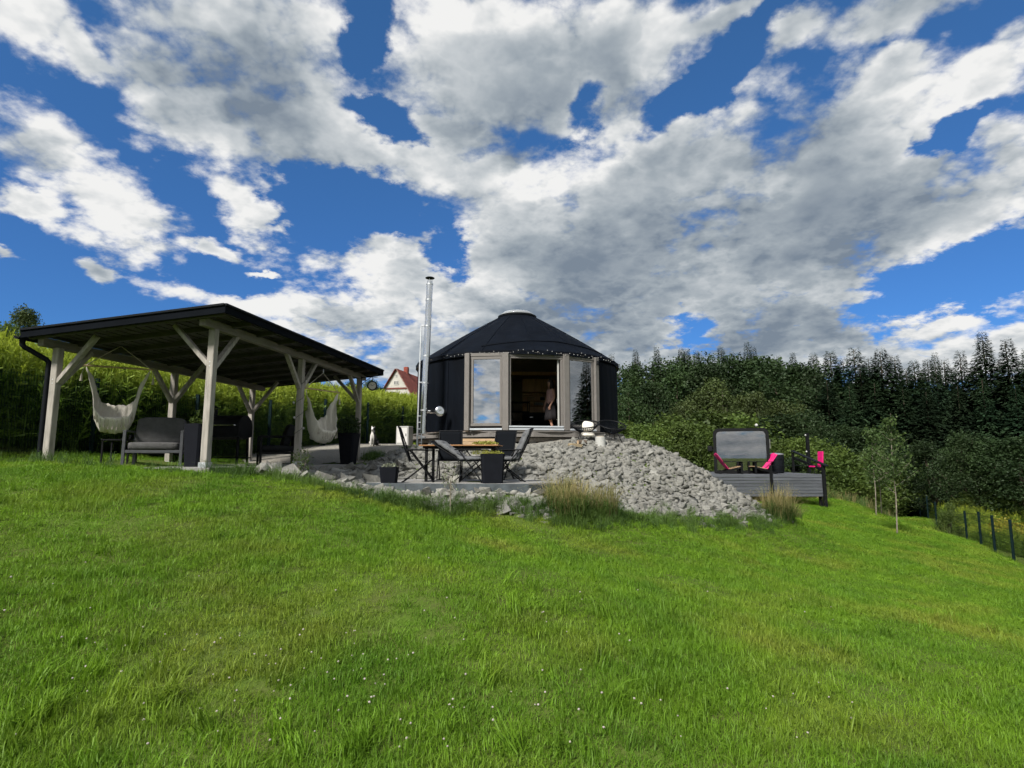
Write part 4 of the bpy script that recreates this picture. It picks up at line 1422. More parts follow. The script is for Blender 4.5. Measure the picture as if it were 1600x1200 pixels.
# ------------------------------------------------------------------ hammock chairs
def hammock(apex, yaw, label, seed):
    r = random.Random(seed)
    root = thing('hanging_hammock_chair', apex, label, 'hammock chair', yaw, 'hammock chairs hanging in the gazebo')
    zb = -.40
    mb = MB(); mb.tube([(0, 0, .22), (0, 0, .02)], .006, 6); mb.tube([(.02 * math.cos(a), 0, .02 + .025 * math.sin(a)) for a in [i * 6.283 / 10 for i in range(10)]], .005, 5, closed=True)
    mb.build('hook', M['steel'], root)
    for s in (-1, 1):
        mb = MB(); mb.tube([(0, 0, 0), (s * .25, .002, zb / 2 + .008), (s * .50, 0, zb)], .009, 6)
        mb.build('rope', M['rope'], root)
    mb = MB(); mb.tube([(-.55, 0, zb - .01), (.55, 0, zb - .01)], .016, 8)
    mb.build('spreader_bar', M['bar_wood'], root)

    def cc(v):      # middle profile from back rim to front rim: (y, z)
        t = v
        y = .30 - .62 * t
        z = -1.10 - .55 * math.sin(math.pi * min(1, t * .86)) ** .8
        return y, z

    def fn(u, v):
        x = u * 2 - 1
        a = abs(x)
        yc, zc = cc(v)
        k = a ** 3.0
        ze = zb - .03 - .05 * v
        wx = .50 * (1 - (1 - a) ** 1.25) if a < 1 else .50
        rip = .020 * math.sin(x * 19 + v * 5 + 2 * math.sin(v * 4)) * (1 - k) * (.4 + a) + .008 * math.sin(x * 47 + 3 * v)
        return (math.copysign(wx * (1 - .22 * math.sin(math.pi * k) * (1 - v * .2)), x), yc * (1 - a ** 1.8) + rip * 1.6, zc + (ze - zc) * k + rip)
    mb = MB(); mb.grid(fn, 56, 22)
    fab = mb.build('cloth_seat', M['cotton'], root, smooth='all', solid=.008)
    # seat pillow roll of the same cloth
    for i in range(11):
        u = .23 + .54 * i / 10
        p = Vector(fn(u, .97))
        L_ = r.uniform(.09, .15)
        mb = MB(); mb.tube([p, p + Vector((r.gauss(0, .006), -.01, -L_ * .6)), p + Vector((r.gauss(0, .008), -.008, -L_))], [.004, .005, .006], 5)
        mb.lathe([(.004, .02), (.012, 0), (.015, -.04)], 6, p + Vector((0, -.008, -L_)))
        mb.build('tassel', M['rope'], fab)
    for s in (-1, 1):
        mb = MB(); p = Vector((s * .53, 0, zb - .02)); mb.tube([p, p + Vector((s * .03, 0, -.16))], .005, 5); mb.lathe([(.005, .03), (.016, 0), (.024, -.11)], 7, p + Vector((s * .03, 0, -.17)))
        mb.build('end_tassel', M['rope'], root)
    # cushion lying in the seat
    mb = MB()

    def pil(u, v):
        th = 2 * math.pi * u; ph = math.pi * (v - .5)
        c = lambda a: math.copysign(abs(math.cos(a)) ** .55, math.cos(a)); s_ = lambda a: math.copysign(abs(math.sin(a)) ** .55, math.sin(a))
        return (.24 * c(th) * c(ph), -.02 + .20 * s_(th) * c(ph), -1.47 + .07 * s_(ph) - .05 * s_(th))
    mb.grid(pil, 20, 10, wrap=True)
    mb.build('seat_pad', M['cotton'], root, smooth='all')
    return root


p = at(189, 541, 10.75)
hammock((p.x, p.y, p.z), R(30), 'cream hammock chair with fringe hanging beside the gutter post', 1)
p = at(505, 583, 13.5)
hammock((p.x, p.y, p.z), R(62), 'cream hammock chair turned sideways, hanging behind the middle post', 2)


# ------------------------------------------------------------------ garden furniture
def pillow(mb, c, s, rot=(0, 0, 0), e=.22, n=(24, 12), sag=0.0):
    Mx = Euler(rot).to_matrix(); c = Vector(c)

    def pw(t):
        return math.copysign(abs(t) ** e, t)

    def fn(u, v):
        th = 2 * math.pi * u; ph = math.pi * (v - .5)
        x = pw(math.cos(th)) * pw(math.cos(ph)); y = pw(math.sin(th)) * pw(math.cos(ph)); z = pw(math.sin(ph))
        puff = .82 + .18 * (1 - abs(x) ** 3) * (1 - abs(y) ** 3)
        return c + Mx @ Vector((x * s[0] / 2, y * s[1] / 2, z * s[2] / 2 * puff - sag * (1 - x * x)))
    return mb.grid(fn, n[0], n[1], wrap=True)


def armchair(loc, yaw, label, frame_mat, cush, wide=.78, group=None):
    r = thing('garden_armchair', loc, label, 'armchair', yaw, group)
    w = wide / 2; d = .74
    for sx in (-1, 1):
        for y in (-d / 2, d / 2):
            mb = MB(); mb.bar((sx * (w - .025), y, 0), (sx * (w - .025), y, .62), .05, .05, ch=.005); mb.build('leg', frame_mat, r)
        mb = MB(); mb.bar((sx * (w - .025), -d / 2 - .02, .635), (sx * (w - .025), d / 2 + .02, .635), .06, .03, ch=.005); mb.build('armrest', frame_mat, r)
        mb = MB(); mb.bar((sx * (w - .025), -d / 2, .27), (sx * (w - .025), d / 2, .27), .04, .05, ch=.004); mb.build('side_rail', frame_mat, r)
    for y in (-d / 2, d / 2 - .05):
        mb = MB(); mb.bar((-w + .05, y, .27), (w - .05, y, .27), .04, .055, ch=.004); mb.build('cross_rail', frame_mat, r)
    mb = MB(); mb.bar((-w + .05, d / 2 + .02, .52), (w - .05, d / 2 + .02, .52), .03, .40, ch=.004); mb.build('back_panel', frame_mat, r)
    mb = MB(); pillow(mb, (0, -.03, .37), (wide - .13, d + .02, .15)); mb.build('seat_cushion', cush, r, smooth='all')
    mb = MB(); pillow(mb, (0, d / 2 - .16, .66), (wide - .14, .16, .56), (R(-16), 0, 0)); mb.build('back_cushion', cush, r, smooth='all')
    return r


armchair(at(245, 718, 10.75).xy.to_3d() + Vector((0, 0, 1.45)), R(20), 'grey garden armchair with thick cushions below the fringed hammock', M['grey_metal'], M['cushion'], .95)
armchair(at(432, 720, 13.2).xy.to_3d() + Vector((0, 0, 1.45)), R(-62), 'charcoal garden armchair beside the barbecue, facing into the gazebo', M['black'], M['cushion_dk'], .80)
armchair(at(262, 718, 13.2).xy.to_3d() + Vector((0, 0, 1.45)), R(8), 'dark two-seat garden bench behind the grey armchair', M['black'], M['cushion_dk'], 1.35)

# side table
tp = at(186, 716, 11.35)
t = thing('side_table', (tp.x, tp.y, 1.45), 'low black side table between gutter post and grey armchair', 'table', R(15))
mb = MB(); mb.box((0, 0, .50), (.5, .5, .03), ch=.005); mb.build('table_top', M['black'], t)
for sx in (-1, 1):
    for sy in (-1, 1):
        mb = MB(); mb.bar((sx * .22, sy * .22, 0), (sx * .22, sy * .22, .485), .03, .03, ch=.003); mb.build('leg', M['black'], t)

# barbecue
bp = at(352, 720, 12.5)
b = thing('pellet_barbecue', (bp.x, bp.y, 1.45), 'black barrel barbecue with chimney and steel handle behind the corner post', 'barbecue', R(-6))
mb = MB()
prof = [(-.27, .62), (-.27, .80)] + [(-.27 * math.cos(a), .80 + .27 * math.sin(a)) for a in [math.pi * i / 10 for i in range(1, 10)]] + [(.27, .80), (.27, .62), (0, .55)]
n = len(prof)
mb.add([(-.42, y, z) for y, z in prof] + [(.42, y, z) for y, z in prof], [list(range(n))[::-1], list(range(n, 2 * n))] + [[i, (i + 1) % n, n + (i + 1) % n, n + i] for i in range(n)])
body = mb.build('barrel', M['black'], b, smooth=True)
mb = MB(); mb.tube([(-.2, -.30, .84), (-.2, -.335, .845), (.36, -.335, .845), (.36, -.30, .84)], .014, 8); mb.build('lid_handle', M['steel'], b)
mb = MB(); mb.tube([(-.36, .08, .98), (-.36, .08, 1.22)], .05, 12); mb.lathe([(.075, 0), (.075, .015), (.02, .05)], 12, (-.36, .08, 1.235)); mb.build('chimney', M['black'], b, smooth=True)
mb = MB(); mb.box((-.60, 0, .74), (.32, .46, .42), ch=.012); mb.build('hopper', M['black'], b)
mb = MB(); mb.box((-.60, -.236, .80), (.22, .012, .08), ch=.003); mb.build('control_panel', M['galv'], b)
mb = MB(); mb.box((.02, -.42, .60), (.86, .24, .025), ch=.004); mb.build('front_shelf', M['dark_metal'], b)
mb = MB(); mb.box((-.1, 0, .16), (1.1, .44, .025), ch=.004); mb.build('bottom_shelf', M['black'], b)
for sx in (-.66, .38):
    for sy in (-.2, .2):
        mb = MB(); mb.bar((sx, sy, .0 if sx > 0 else .06), (sx * .97, sy * .9, .66), .045, .045, ch=.004); mb.build('leg', M['black'], b)
for sy in (-.22, .22):
    mb = MB(); mb.lathe([(.03, -.02), (.09, -.02), (.09, .02), (.03, .02)], 14, (-.66, sy, .09), M=Matrix.Rotation(R(90), 3, 'X')); mb.build('wheel', M['black'], b)


def leafball(mb_parent, c, rad, n, leaf, mat, name='foliage', flat=1.0, seed=0, up=.3):
    r = np.random.default_rng(seed)
    u = unit(n, r); q = r.uniform(.2, 1, n) ** .6
    C = np.array(c) + u * (q * rad)[:, None] * np.array([1, 1, flat])
    D = unit(n, r) + np.array([0, 0, up]); D /= np.linalg.norm(D, axis=1, keepdims=True)
    L_ = leaf * r.uniform(.6, 1.3, n)
    V, Q = quads_from(C, D, unit(n, r), L_, L_ * .55)
    return link(name, np_mesh(name, V, Q), mat, mb_parent)


def planter(loc, w0, w1, h, label, yaw=0.0):
    r = thing('planter', loc, label, 'planter', yaw)
    mb = MB()

    def ring(w, z, c=.03):
        a = w / 2
        return [(-a + c, -a, z), (a - c, -a, z), (a, -a + c, z), (a, a - c, z), (a - c, a, z), (-a + c, a, z), (-a, a - c, z), (-a, -a + c, z)]
    rings = [ring(w0, 0), ring(w1, h), ring(w1 - .05, h), ring(w1 - .06, h - .06)]
    V = [p for q in rings for p in q]
    Fc = [list(range(8))[::-1]] + [[i * 8 + k, i * 8 + (k + 1) % 8, (i + 1) * 8 + (k + 1) % 8, (i + 1) * 8 + k] for i in range(3) for k in range(8)]
    mb.add(V, Fc); mb.build('pot', M['planter'], r)
    mb = MB(); mb.prism([(x, y) for x, y, z in ring(w1 - .055, 0)], h - .08, h - .05); mb.build('soil', M['soil'], r)
    return r


def tuft(parent, c, n, h, rad, mat, seed, width=.008, lean=.5, name='foliage'):
    me = blades(n, rad, h * .5, h, width, lean, seed, mat, segs=3)
    o = link(name, me, mat, parent); o.location = c
    return o


q = at(305, 722, 10.35); r = planter((q.x, q.y, 1.45), .27, .33, .76, 'tall dark planter with leafy sprigs half behind the corner post', R(-8))
leafball(r, (.02, 0, .86), .17, 200, .07, M['bush'], seed=1)
q = at(544, 724, 14.6); r = planter((q.x, q.y, 1.45), .30, .44, .78, 'tall tapered dark planter with small shrub beside the clock post', R(-8))
leafball(r, (0, .0, .95), .32, 900, .07, M['oak'], seed=2, flat=.9)
q = at(608, 752, 11.25); r = planter((q.x, q.y, 1.125), .29, .35, .31, 'small square dark planter with grey succulents at the terrace edge', R(6))
leafball(r, (0, 0, .31), .17, 260, .045, M['sedum'], seed=3, flat=.4, up=.8)
q = at(769, 754, 11.28); r = planter((q.x, q.y, 1.125), .38, .44, .56, 'tall square dark planter with moss-green top in front of the dining table', R(8))
leafball(r, (0, 0, .56), .22, 420, .05, M['moss'], seed=4, flat=.3, up=.8)
tuft(r, (-.2, .12, .55), 120, .14, .2, M['moss'], 5)

# ------------------------------------------------------------------ dining set
PZ = 1.125
tc_ = at(722, 700, 12.15)
TX, TY = tc_.x, tc_.y
t = thing('dining_table', (TX, TY, PZ), 'garden dining table with orange slatted wooden top on the terrace', 'table', R(-5))
for i in range(7):
    mb = MB(); mb.box((0, -.39 + i * .13, .735), (1.62, .118, .026), ch=.004); mb.build('slat', M['teak'], t)
mb = MB(); mb.box((0, 0, .695), (1.5, .72, .045), ch=.004); mb.build('table_frame', M['black'], t)
for sx in (-1, 1):
    for sy in (-1, 1):
        mb = MB(); mb.bar((sx * .68, sy * .32, 0), (sx * .68, sy * .32, .68), .055, .055, ch=.004); mb.build('leg', M['black'], t)
# runner of dried moss on the table
pl = thing('moss_tray', (TX + .48, TY + .05, PZ + .75), 'yellow-green moss arrangement lying on the wooden table', 'plant', R(-5))
mb = MB(); mb.box((0, 0, .012), (.52, .2, .022), ch=.006); mb.build('tray', M['bar_wood'], pl)
leafball(pl, (0, 0, .035), .28, 420, .06, M['moss'], seed=9, flat=.16, up=.4)


def chair(loc, yaw, label, recline=R(18), group='folding chairs round the dining table', tilt=0.0):
    r = thing('folding_chair', loc, label, 'chair', yaw, group)
    r.rotation_euler = (tilt, 0, yaw)
    w = .27
    hb = Vector((0, .22, .44)); bt = hb + Vector((0, math.sin(recline), math.cos(recline))) * .70
    for s in (-1, 1):
        mb = MB(); mb.tube([(s * w, -.27, .0), (s * w, -.20, .12), (s * w, .20, .63)], .013, 8); mb.build('leg', M['black'], r, smooth=True)
        mb = MB(); mb.tube([(s * (w - .03), .34, .0), (s * (w - .03), -.20, .42), (s * (w - .03), -.24, .44)], .013, 8); mb.build('leg', M['black'], r, smooth=True)
        mb = MB(); mb.bar((s * (w + .015), -.26, .64), (s * (w + .015), .28, .645), .045, .024, ch=.008); mb.build('armrest', M['black'], r)
        mb = MB(); mb.tube([(s * (w - .01), .20, .40), (s * (w - .01), hb.y, .46), (s * (w - .01), bt.y, bt.z)], .013, 8); mb.build('back_tube', M['black'], r, smooth=True)
    for y, z in ((-.27, .012), (.34, .012)):
        mb = MB(); mb.tube([(-w, y, z), (w, y, z)], .012, 8); mb.build('foot_bar', M['black'], r)
    mb = MB(); mb.tube([(-w + .01, bt.y, bt.z), (w - .01, bt.y, bt.z)], .013, 8); mb.build('top_bar', M['black'], r)
    mb = MB(); mb.grid(lambda u, v: ((u * 2 - 1) * (w - .012), -.25 + .47 * v, .435 - .02 * math.sin(math.pi * v)), 6, 8); mb.build('seat', M['sling'], r, smooth='all', solid=.008)
    d = (bt - hb)
    mb = MB(); mb.grid(lambda u, v: ((u * 2 - 1) * (w - .012), hb.y + d.y * v + .02 * math.sin(math.pi * v), hb.z + d.z * v), 6, 8); mb.build('backrest', M['sling'], r, smooth='all', solid=.008)
    return r, hb, bt


def pad(loc, yaw, recline, label, back=.62):
    """quilted chair pad: one long cushion bent between seat and back"""
    r = thing('chair_pad', loc, label, 'cushion', yaw, 'quilted chair pads')
    hb = Vector((0, .22, .48)); dn = Vector((0, math.sin(recline), math.cos(recline)))
    path = [Vector((0, -.25 + .43 * i / 6, .47)) for i in range(7)] + [hb + dn * (back * i / 9) + Vector((0, -.03, .02)) for i in range(1, 10)]
    m_ = len(path)

    def fn(u, v):
        t = v * (m_ - 1); k = min(int(t), m_ - 2); p = path[k].lerp(path[k + 1], t - k)
        tg = (path[min(k + 2, m_ - 1)] - path[max(k - 1, 0)]).normalized(); nr = Vector((0, -tg.z, tg.y))
        a = 2 * math.pi * u
        ex = math.copysign(abs(math.cos(a)) ** .5, math.cos(a)); ez = math.copysign(abs(math.sin(a)) ** .7, math.sin(a))
        end = min(1, min(v, 1 - v) * 9 + .05) ** .5
        q = .70 + .30 * abs(math.sin(v * math.pi * 6)) ** .5 * abs(math.sin((ex * .5 + .5) * math.pi * 2.5 + .3)) ** .4
        return p + Vector((ex * .235 * (.9 + .1 * end), 0, 0)) + nr * ez * .055 * end * q
    mb = MB(); mb.grid(fn, 28, 48, wrap=True); mb.build('pad', M['cushion_lt'], r, smooth='all')
    return r


def cloc(px, Y):
    p = at(px, 720, Y); return (p.x, p.y, PZ)


chair(cloc(657, 11.85), R(96), 'high-backed black folding chair at the end of the table nearest the chimney')
chair((TX - .34, TY + .85, PZ), R(4), 'black folding chair behind the table, its back below the chimney foot')
chair((TX + .74, TY + .95, PZ), R(-24), 'black folding chair behind the table nearest the stone slope')
l = cloc(738, 11.55)
chair(l, R(78), 'folding chair tipped far back before the table', R(58)); pad((l[0], l[1], PZ), R(78), R(58), 'grey pad hanging over the tipped-back folding chair')
l = cloc(792, 11.95)
chair(l, R(-82), 'folding chair beside the square planter, facing the table', R(24)); pad((l[0], l[1], PZ), R(-82), R(24), 'grey quilted pad on the chair beside the square planter')


# ------------------------------------------------------------------ yurt
def build_yurt():
    y = thing('yurt', YC, 'round black canvas yurt with grey glazed front and clear roof dome', 'yurt')
    EAVE = 2.43
    PH_ = [R(-23.9), R(-6.1), R(23.7), R(42.5)]

    def pt(phi, r, z):
        return Vector((r * math.sin(phi), -r * math.cos(phi), z))
    a0, a1 = PH_[3], PH_[0] + 2 * math.pi

    def wall(u, v):
        ph = a0 + (a1 - a0) * u; z = EAVE * v
        # canvas: slight sag between laths, rounded shoulder
        k = .012 * math.sin(ph * 22) * math.sin(math.pi * v) + .006 * math.sin(ph * 57 + v * 4)
        sh = -.10 * max(0, (v - .93) / .07) ** 2
        return pt(ph, YR + k + sh, z)
    mb = MB(); mb.grid(wall, 150, 24); mb.build('wall_canvas', M['canvas'], y, smooth='all')
    mb = MB(); mb.grid(lambda u, v: pt(a0 + (a1 - a0) * u, YR - .09, EAVE * v), 80, 2); mb.build('wall_lining', M['lining'], y, smooth='all')
    # seams of the canvas
    for ph in (R(70), R(110), R(250), R(300), R(322)):
        mb = MB(); mb.tube([pt(ph, YR + .006, .02), pt(ph, YR + .012, 1.2), pt(ph, YR + .004, EAVE * .95)], .010, 5); mb.build('wall_seam', M['canvas'], y)

    def roofpt(u, v):
        ph = 2 * math.pi * u
        r = (YR + .06) + (.62 - YR - .06) * v
        z = EAVE - .02 + 1.88 * (v + .025 * math.sin(math.pi * v))
        z += .010 * math.sin(ph * 18) * math.sin(math.pi * v)
        return pt(ph, r, z)
    mb = MB(); mb.grid(roofpt, 144, 16, wrap=True); rf = mb.build('roof_canvas', M['canvas'], y, smooth='all')
    mb = MB(); mb.grid(lambda u, v: Vector(roofpt(u, v)) * 1 - Vector((0, 0, .07)), 72, 6, wrap=True); mb.build('roof_lining', M['lining'], y, smooth='all')
    mb = MB(); mb.grid(lambda u, v: pt(2 * math.pi * u, YR + .065 + .012 * math.sin(2 * math.pi * u * 30), EAVE - .015 - .13 * v), 180, 2, wrap=True); mb.build('eave_valance', M['canvas'], y, smooth='all')
    for k in range(14):
        u = (k + .3) / 14
        mb = MB(); mb.tube([Vector(roofpt(u, v)) + Vector((0, 0, .006)) for v in (0.0, .2, .4, .6, .8, 1.0)], .011, 5); mb.build('roof_seam', M['canvas'], y)
    # rain flap over the door
    mb = MB()
    fl = [Vector(roofpt((R(-20) + (R(58) - R(-20)) * i / 24) / (2 * math.pi) % 1.0, .10 + .11 * math.sin(math.pi * i / 24))) + Vector((0, 0, .012)) for i in range(25)]
    mb.tube(fl, .022, 6); mb.build('rain_flap', M['canvas'], y, smooth='all')
    # crown ring and dome
    mb = MB(); mb.lathe([(.60, EAVE + 1.84), (.70, EAVE + 1.84), (.71, EAVE + 1.90), (.60, EAVE + 1.91)], 40); mb.build('crown_ring', M['dark_metal'], y)
    mb = MB(); mb.lathe([(.66, EAVE + 1.905), (.62, EAVE + 1.97), (.50, EAVE + 2.05), (.30, EAVE + 2.10), (.02, EAVE + 2.12)], 40); mb.build('skylight_dome', M['dome'], y, smooth='all')
    # floor and platform
    mb = MB(); mb.lathe([(YR + .02, -.03), (YR + .02, .0)], 72); mb.build('floor', M['floor_wood'], y)
    mb = MB(); mb.grid(lambda u, v: pt(2 * math.pi * u, YR - .32, -.75 + .70 * v), 48, 1, wrap=True); mb.build('underfloor_shade_sheet', M['black'], y)  # black sheet added as the dark void under the floor, hides the sky behind
    n = 18
    for i in range(n):
        p0, p1 = 2 * math.pi * (i + .35) / n, 2 * math.pi * (i + 1.35) / n
        m_ = (p0 + p1) / 2
        if math.cos(m_) < -.3:
            continue
        nrm = Vector((math.sin(m_), -math.cos(m_), 0))
        c0, c1 = pt(p0, YR + .17, 0), pt(p1, YR + .17, 0)
        mb = MB(); mb.bar(c0 + Vector((0, 0, -.11)), c1 + Vector((0, 0, -.11)), .035, .17, ch=.004); mb.build('platform_board', M['frame_grey'], y)
        d0, d1 = pt(p0, YR + .02, 0), pt(p1, YR + .02, 0)
        mb = MB(); mb.bar(d0 + Vector((0, 0, -.27)), d1 + Vector((0, 0, -.27)), .04, .12, ch=.004); mb.build('platform_joist', M['beam_wood'], y)
        mb = MB(); q = pt(p0, YR - .12, 0); mb.box((q.x, q.y, -.40), (.2, .2, .36), rot=(0, 0, p0), ch=.01); mb.build('pier', M['slab'], y)
    mb = MB(); mb.lathe([(YR + .16, -.045), (YR + .19, -.045), (YR + .19, -.018), (YR - .02, -.018)], 72, caps=False); mb.build('platform_edge', M['frame_grey'], y)
    # glazed front
    HT = 2.34
    RO = [.19, .03, .02, .05]
    for i, ph in enumerate(PH_):
        mb = MB(); c = pt(ph, YR + .01 + RO[i], HT / 2)
        mb.box(c, (.16 if i in (0, 3) else .19, .17, HT), rot=(0, 0, ph), ch=.008)
        mb.build('frame_post', M['frame_grey'], y)
    for i in range(3):
        A, B = pt(PH_[i], YR + RO[i], 0), pt(PH_[i + 1], YR + RO[i + 1], 0)
        d = (B - A).normalized(); w = (B - A).length; nrm = Vector((d.y, -d.x, 0)); yaw = math.atan2(d.y, d.x); mid = (A + B) / 2
        inner0, inner1 = A + d * .09, B - d * .09
        mb = MB(); mb.bar(inner0 + Vector((0, 0, HT - .05)), inner1 + Vector((0, 0, HT - .05)), .10, .10, ch=.005); mb.build('frame_head', M['frame_grey'], y)
        mb = MB(); mb.bar(inner0 + nrm * .06 + Vector((0, 0, .035)), inner1 + nrm * .06 + Vector((0, 0, .035)), .16, .055, ch=.004); mb.build('sill', M['sill'], y)
        sw = w - .18
        win = None

        def bars(name, x0, x1, z0, z1, t=.075, dep=.07, off=0.0, mat=None, par=None):
            mb = MB()
            for (p, q) in (((x0, z0 + t / 2), (x1, z0 + t / 2)), ((x0, z1 - t / 2), (x1, z1 - t / 2))):
                mb.bar(mid + d * p[0] + nrm * off + Vector((0, 0, p[1])), mid + d * q[0] + nrm * off + Vector((0, 0, q[1])), dep, t, ch=.004)
            for x in (x0 + t / 2, x1 - t / 2):
                mb.bar(mid + d * x + nrm * off + Vector((0, 0, z0 + t)), mid + d * x + nrm * off + Vector((0, 0, z1 - t)), dep - .004, t, up=nrm, ch=.004)
            return mb.build(name, mat or M['frame_grey'], par or y)
        if i != 1:
            win = bars('window_frame', -sw / 2 + .005, sw / 2 - .005, .13, HT - .105, .085 if i == 0 else .06)
            mb = MB(); mb.box(mid + Vector((0, 0, (.13 + HT - .1) / 2)), (sw - .10, .012, HT - .35), rot=(0, 0, yaw)); mb.build('pane', M['glass_mirror'] if i == 0 else M['glass_dark'], win)
        else:
            fr = bars('door_frame', -sw / 2 + .005, sw / 2 - .005, .065, HT - .105, .06)
            mb = MB(); mb.bar(inner0 + nrm * .07 + Vector((0, 0, .115)), inner1 + nrm * .07 + Vector((0, 0, .115)), .06, .045, ch=.004); mb.build('threshold', M['sill'], fr)
            # leaf standing open into the room
            h0 = mid + d * (sw / 2 - .12) - nrm * .06
            inn = Vector((.085, 1, 0)).normalized()
            mb = MB(); L_ = .78
            for z in (.16, HT - .2):
                mb.bar(h0 + Vector((0, 0, z)), h0 + inn * L_ + Vector((0, 0, z)), .055, .09, ch=.004)
            for q in (.04, L_ - .04):
                mb.bar(h0 + inn * q + Vector((0, 0, .2)), h0 + inn * q + Vector((0, 0, HT - .24)), .055, .085, up=inn, ch=.004)
            leaf = mb.build('door_leaf', M['pale_box'], y)
            mb = MB(); mb.box(h0 + inn * L_ / 2 + Vector((0, 0, 1.15)), (L_ - .12, .012, 1.85), rot=(0, 0, math.atan2(inn.y, inn.x))); mb.build('pane', M['glass_dark'], leaf)
            mb = MB(); p = h0 + inn * (L_ - .05) + Vector((0, 0, 1.05)) - d * .05; mb.bar(p, p + Vector((0, 0, -.14)), .02, .02, ch=.004); mb.build('handle', M['steel'], leaf)
    # lamps on the outer posts
    for ph in (PH_[0], PH_[3]):
        c = pt(ph, YR + .16, 2.18); mb = MB(); mb.tube([c + Vector((0, 0, .05)), c - Vector((0, 0, .07))], [.03, .045], 10); mb.build('wall_lamp', M['black'], y)
    # string of lights below the eave
    sl = thing('string_lights', YC + Vector((0, -YR - .1, 2.33)), 'string of small white lights under the eave above the glazed front', 'string lights')
    off = -Vector((0, -YR - .1, 2.33))
    pts = []
    for i in range(131):
        ph = R(-40) + R(100) * i / 130
        pts.append(pt(ph, YR + .12, 2.36 + .05 * math.sin(i * .55) * math.sin(i * .21)) + off)
    mb = MB(); mb.tube(pts, .005, 4); mb.build('cable', M['black'], sl)
    for i in range(4, 128, 3):
        p = pts[i] + Vector((0, -.012, random.uniform(-.045, .02)))
        mb = MB(); mb.lathe([(.003, -.016), (.008, -.01), (.010, 0), (.008, .01), (.003, .016)], 6, p); mb.build('bulb', M['bulb'], sl, smooth='all')
    # globe lamp at the side
    p = pt(R(88), YR + .06, 2.10)
    gl_ = thing('globe_lamp', YC + p, 'small white globe lamp on the side of the yurt toward the wood', 'lamp')
    mb = MB(); mb.tube([(-.06, 0, .02), (.05, 0, .02)], .012, 6); mb.build('arm', M['black'], gl_)
    mb = MB(); mb.lathe([(.004, -.06), (.04, -.045), (.06, 0), (.04, .045), (.004, .06)], 12, (.07, 0, -.02)); mb.build('globe', M['bulb'], gl_, smooth='all')
    return y


build_yurt()


# ------------------------------------------------------------------ inside the yurt
def inside():
    z0 = YC.z
    p = at(840, 640, 21.9)
    c = thing('kitchen_cabinet', (p.x + .05, p.y, z0), 'oak kitchen wall unit with pigeonholes seen through the open door', 'cabinet')
    mb = MB(); mb.box((0, .12, .45), (1.25, .5, .9), ch=.006); mb.build('base_cabinet', M['black'], c)
    for x in (-.41, 0, .41):
        mb = MB(); mb.box((x, -.138, .45), (.39, .02, .78), ch=.004); d_ = mb.build('cabinet_door', M['dark_metal'], c)
        mb = MB(); mb.box((x + .12, -.158, .72), (.12, .015, .015), ch=.003); mb.build('handle', M['steel'], d_)
    mb = MB(); mb.box((0, .1, .92), (1.3, .56, .035), ch=.004); mb.build('worktop', M['cabinet'], c)
    mb = MB(); mb.box((0, .34, 1.55), (1.25, .04, 1.25), ch=.003); mb.build('back_board', M['cabinet'], c)
    for z in (1.18, 1.38, 1.58):
        mb = MB(); mb.box((-.08, .22, z), (1.05, .22, .025), ch=.003); mb.build('shelf', M['cabinet'], c)
    mb = MB(); mb.box((0, .2, 1.95), (1.25, .3, .5), ch=.005); mb.build('upper_cupboard', M['cabinet'], c)
    for i, (x, z, w, h, m_) in enumerate([(-.35, 1.26, .3, .13, 'cabinet'), (0, 1.25, .34, .11, 'pale_box'), (.3, 1.27, .2, .16, 'cabinet'), (-.3, 1.46, .28, .13, 'raw_wood'), (.15, 1.45, .16, .12, 'black')]):
        o = thing('storage_box', (p.x + .05 + x, p.y + .2, z0 + z - .067), ['narrow brown box on the lowest kitchen shelf', 'pale wide box on the lowest kitchen shelf', 'tall brown box at the end of the lowest kitchen shelf', 'light wooden box on the middle kitchen shelf', 'black tin on the middle kitchen shelf'][i], 'box')
        mb = MB(); mb.box((0, 0, h / 2), (w, .16, h), ch=.008); mb.build('body', M[m_], o)
        mb = MB(); mb.box((0, 0, h + .006), (w + .01, .17, .012), ch=.003); mb.build('lid', M[m_], o)
    q = at(813, 640, 20.9)
    k = thing('wire_rack', (q.x, q.y, z0), 'dark wire shelf rack inside the yurt beside the door frame', 'rack', R(10))
    for sx in (-.3, .3):
        for sy in (-.16, .16):
            mb = MB(); mb.tube([(sx, sy, 0), (sx, sy, 1.25)], .012, 6); mb.build('upright', M['dark_metal'], k)
    for z in (.15, .5, .85, 1.2):
        mb = MB(); mb.box((0, 0, z), (.62, .34, .02), ch=.003); mb.build('shelf', M['dark_metal'], k)
    # roof truss ring inside
    q = at(840, 580, 21.0)
    bm_ = thing('tie_beam', (q.x, q.y, z0 + 2.28), 'wooden tie beam across the yurt room under the roof', 'beam')
    mb = MB(); mb.bar((-1.6, 0, .0), (1.9, .2, .0), .10, .13); mb.build('timber', M['cabinet'], bm_)
    for x in (-1.55, 1.85):
        mb = MB(); mb.bar((x, .1 * (x + 1.6) / 1.75, -2.28), (x, .1 * (x + 1.6) / 1.75, -.065), .09, .09); mb.build('stud', M['cabinet'], bm_)


inside()


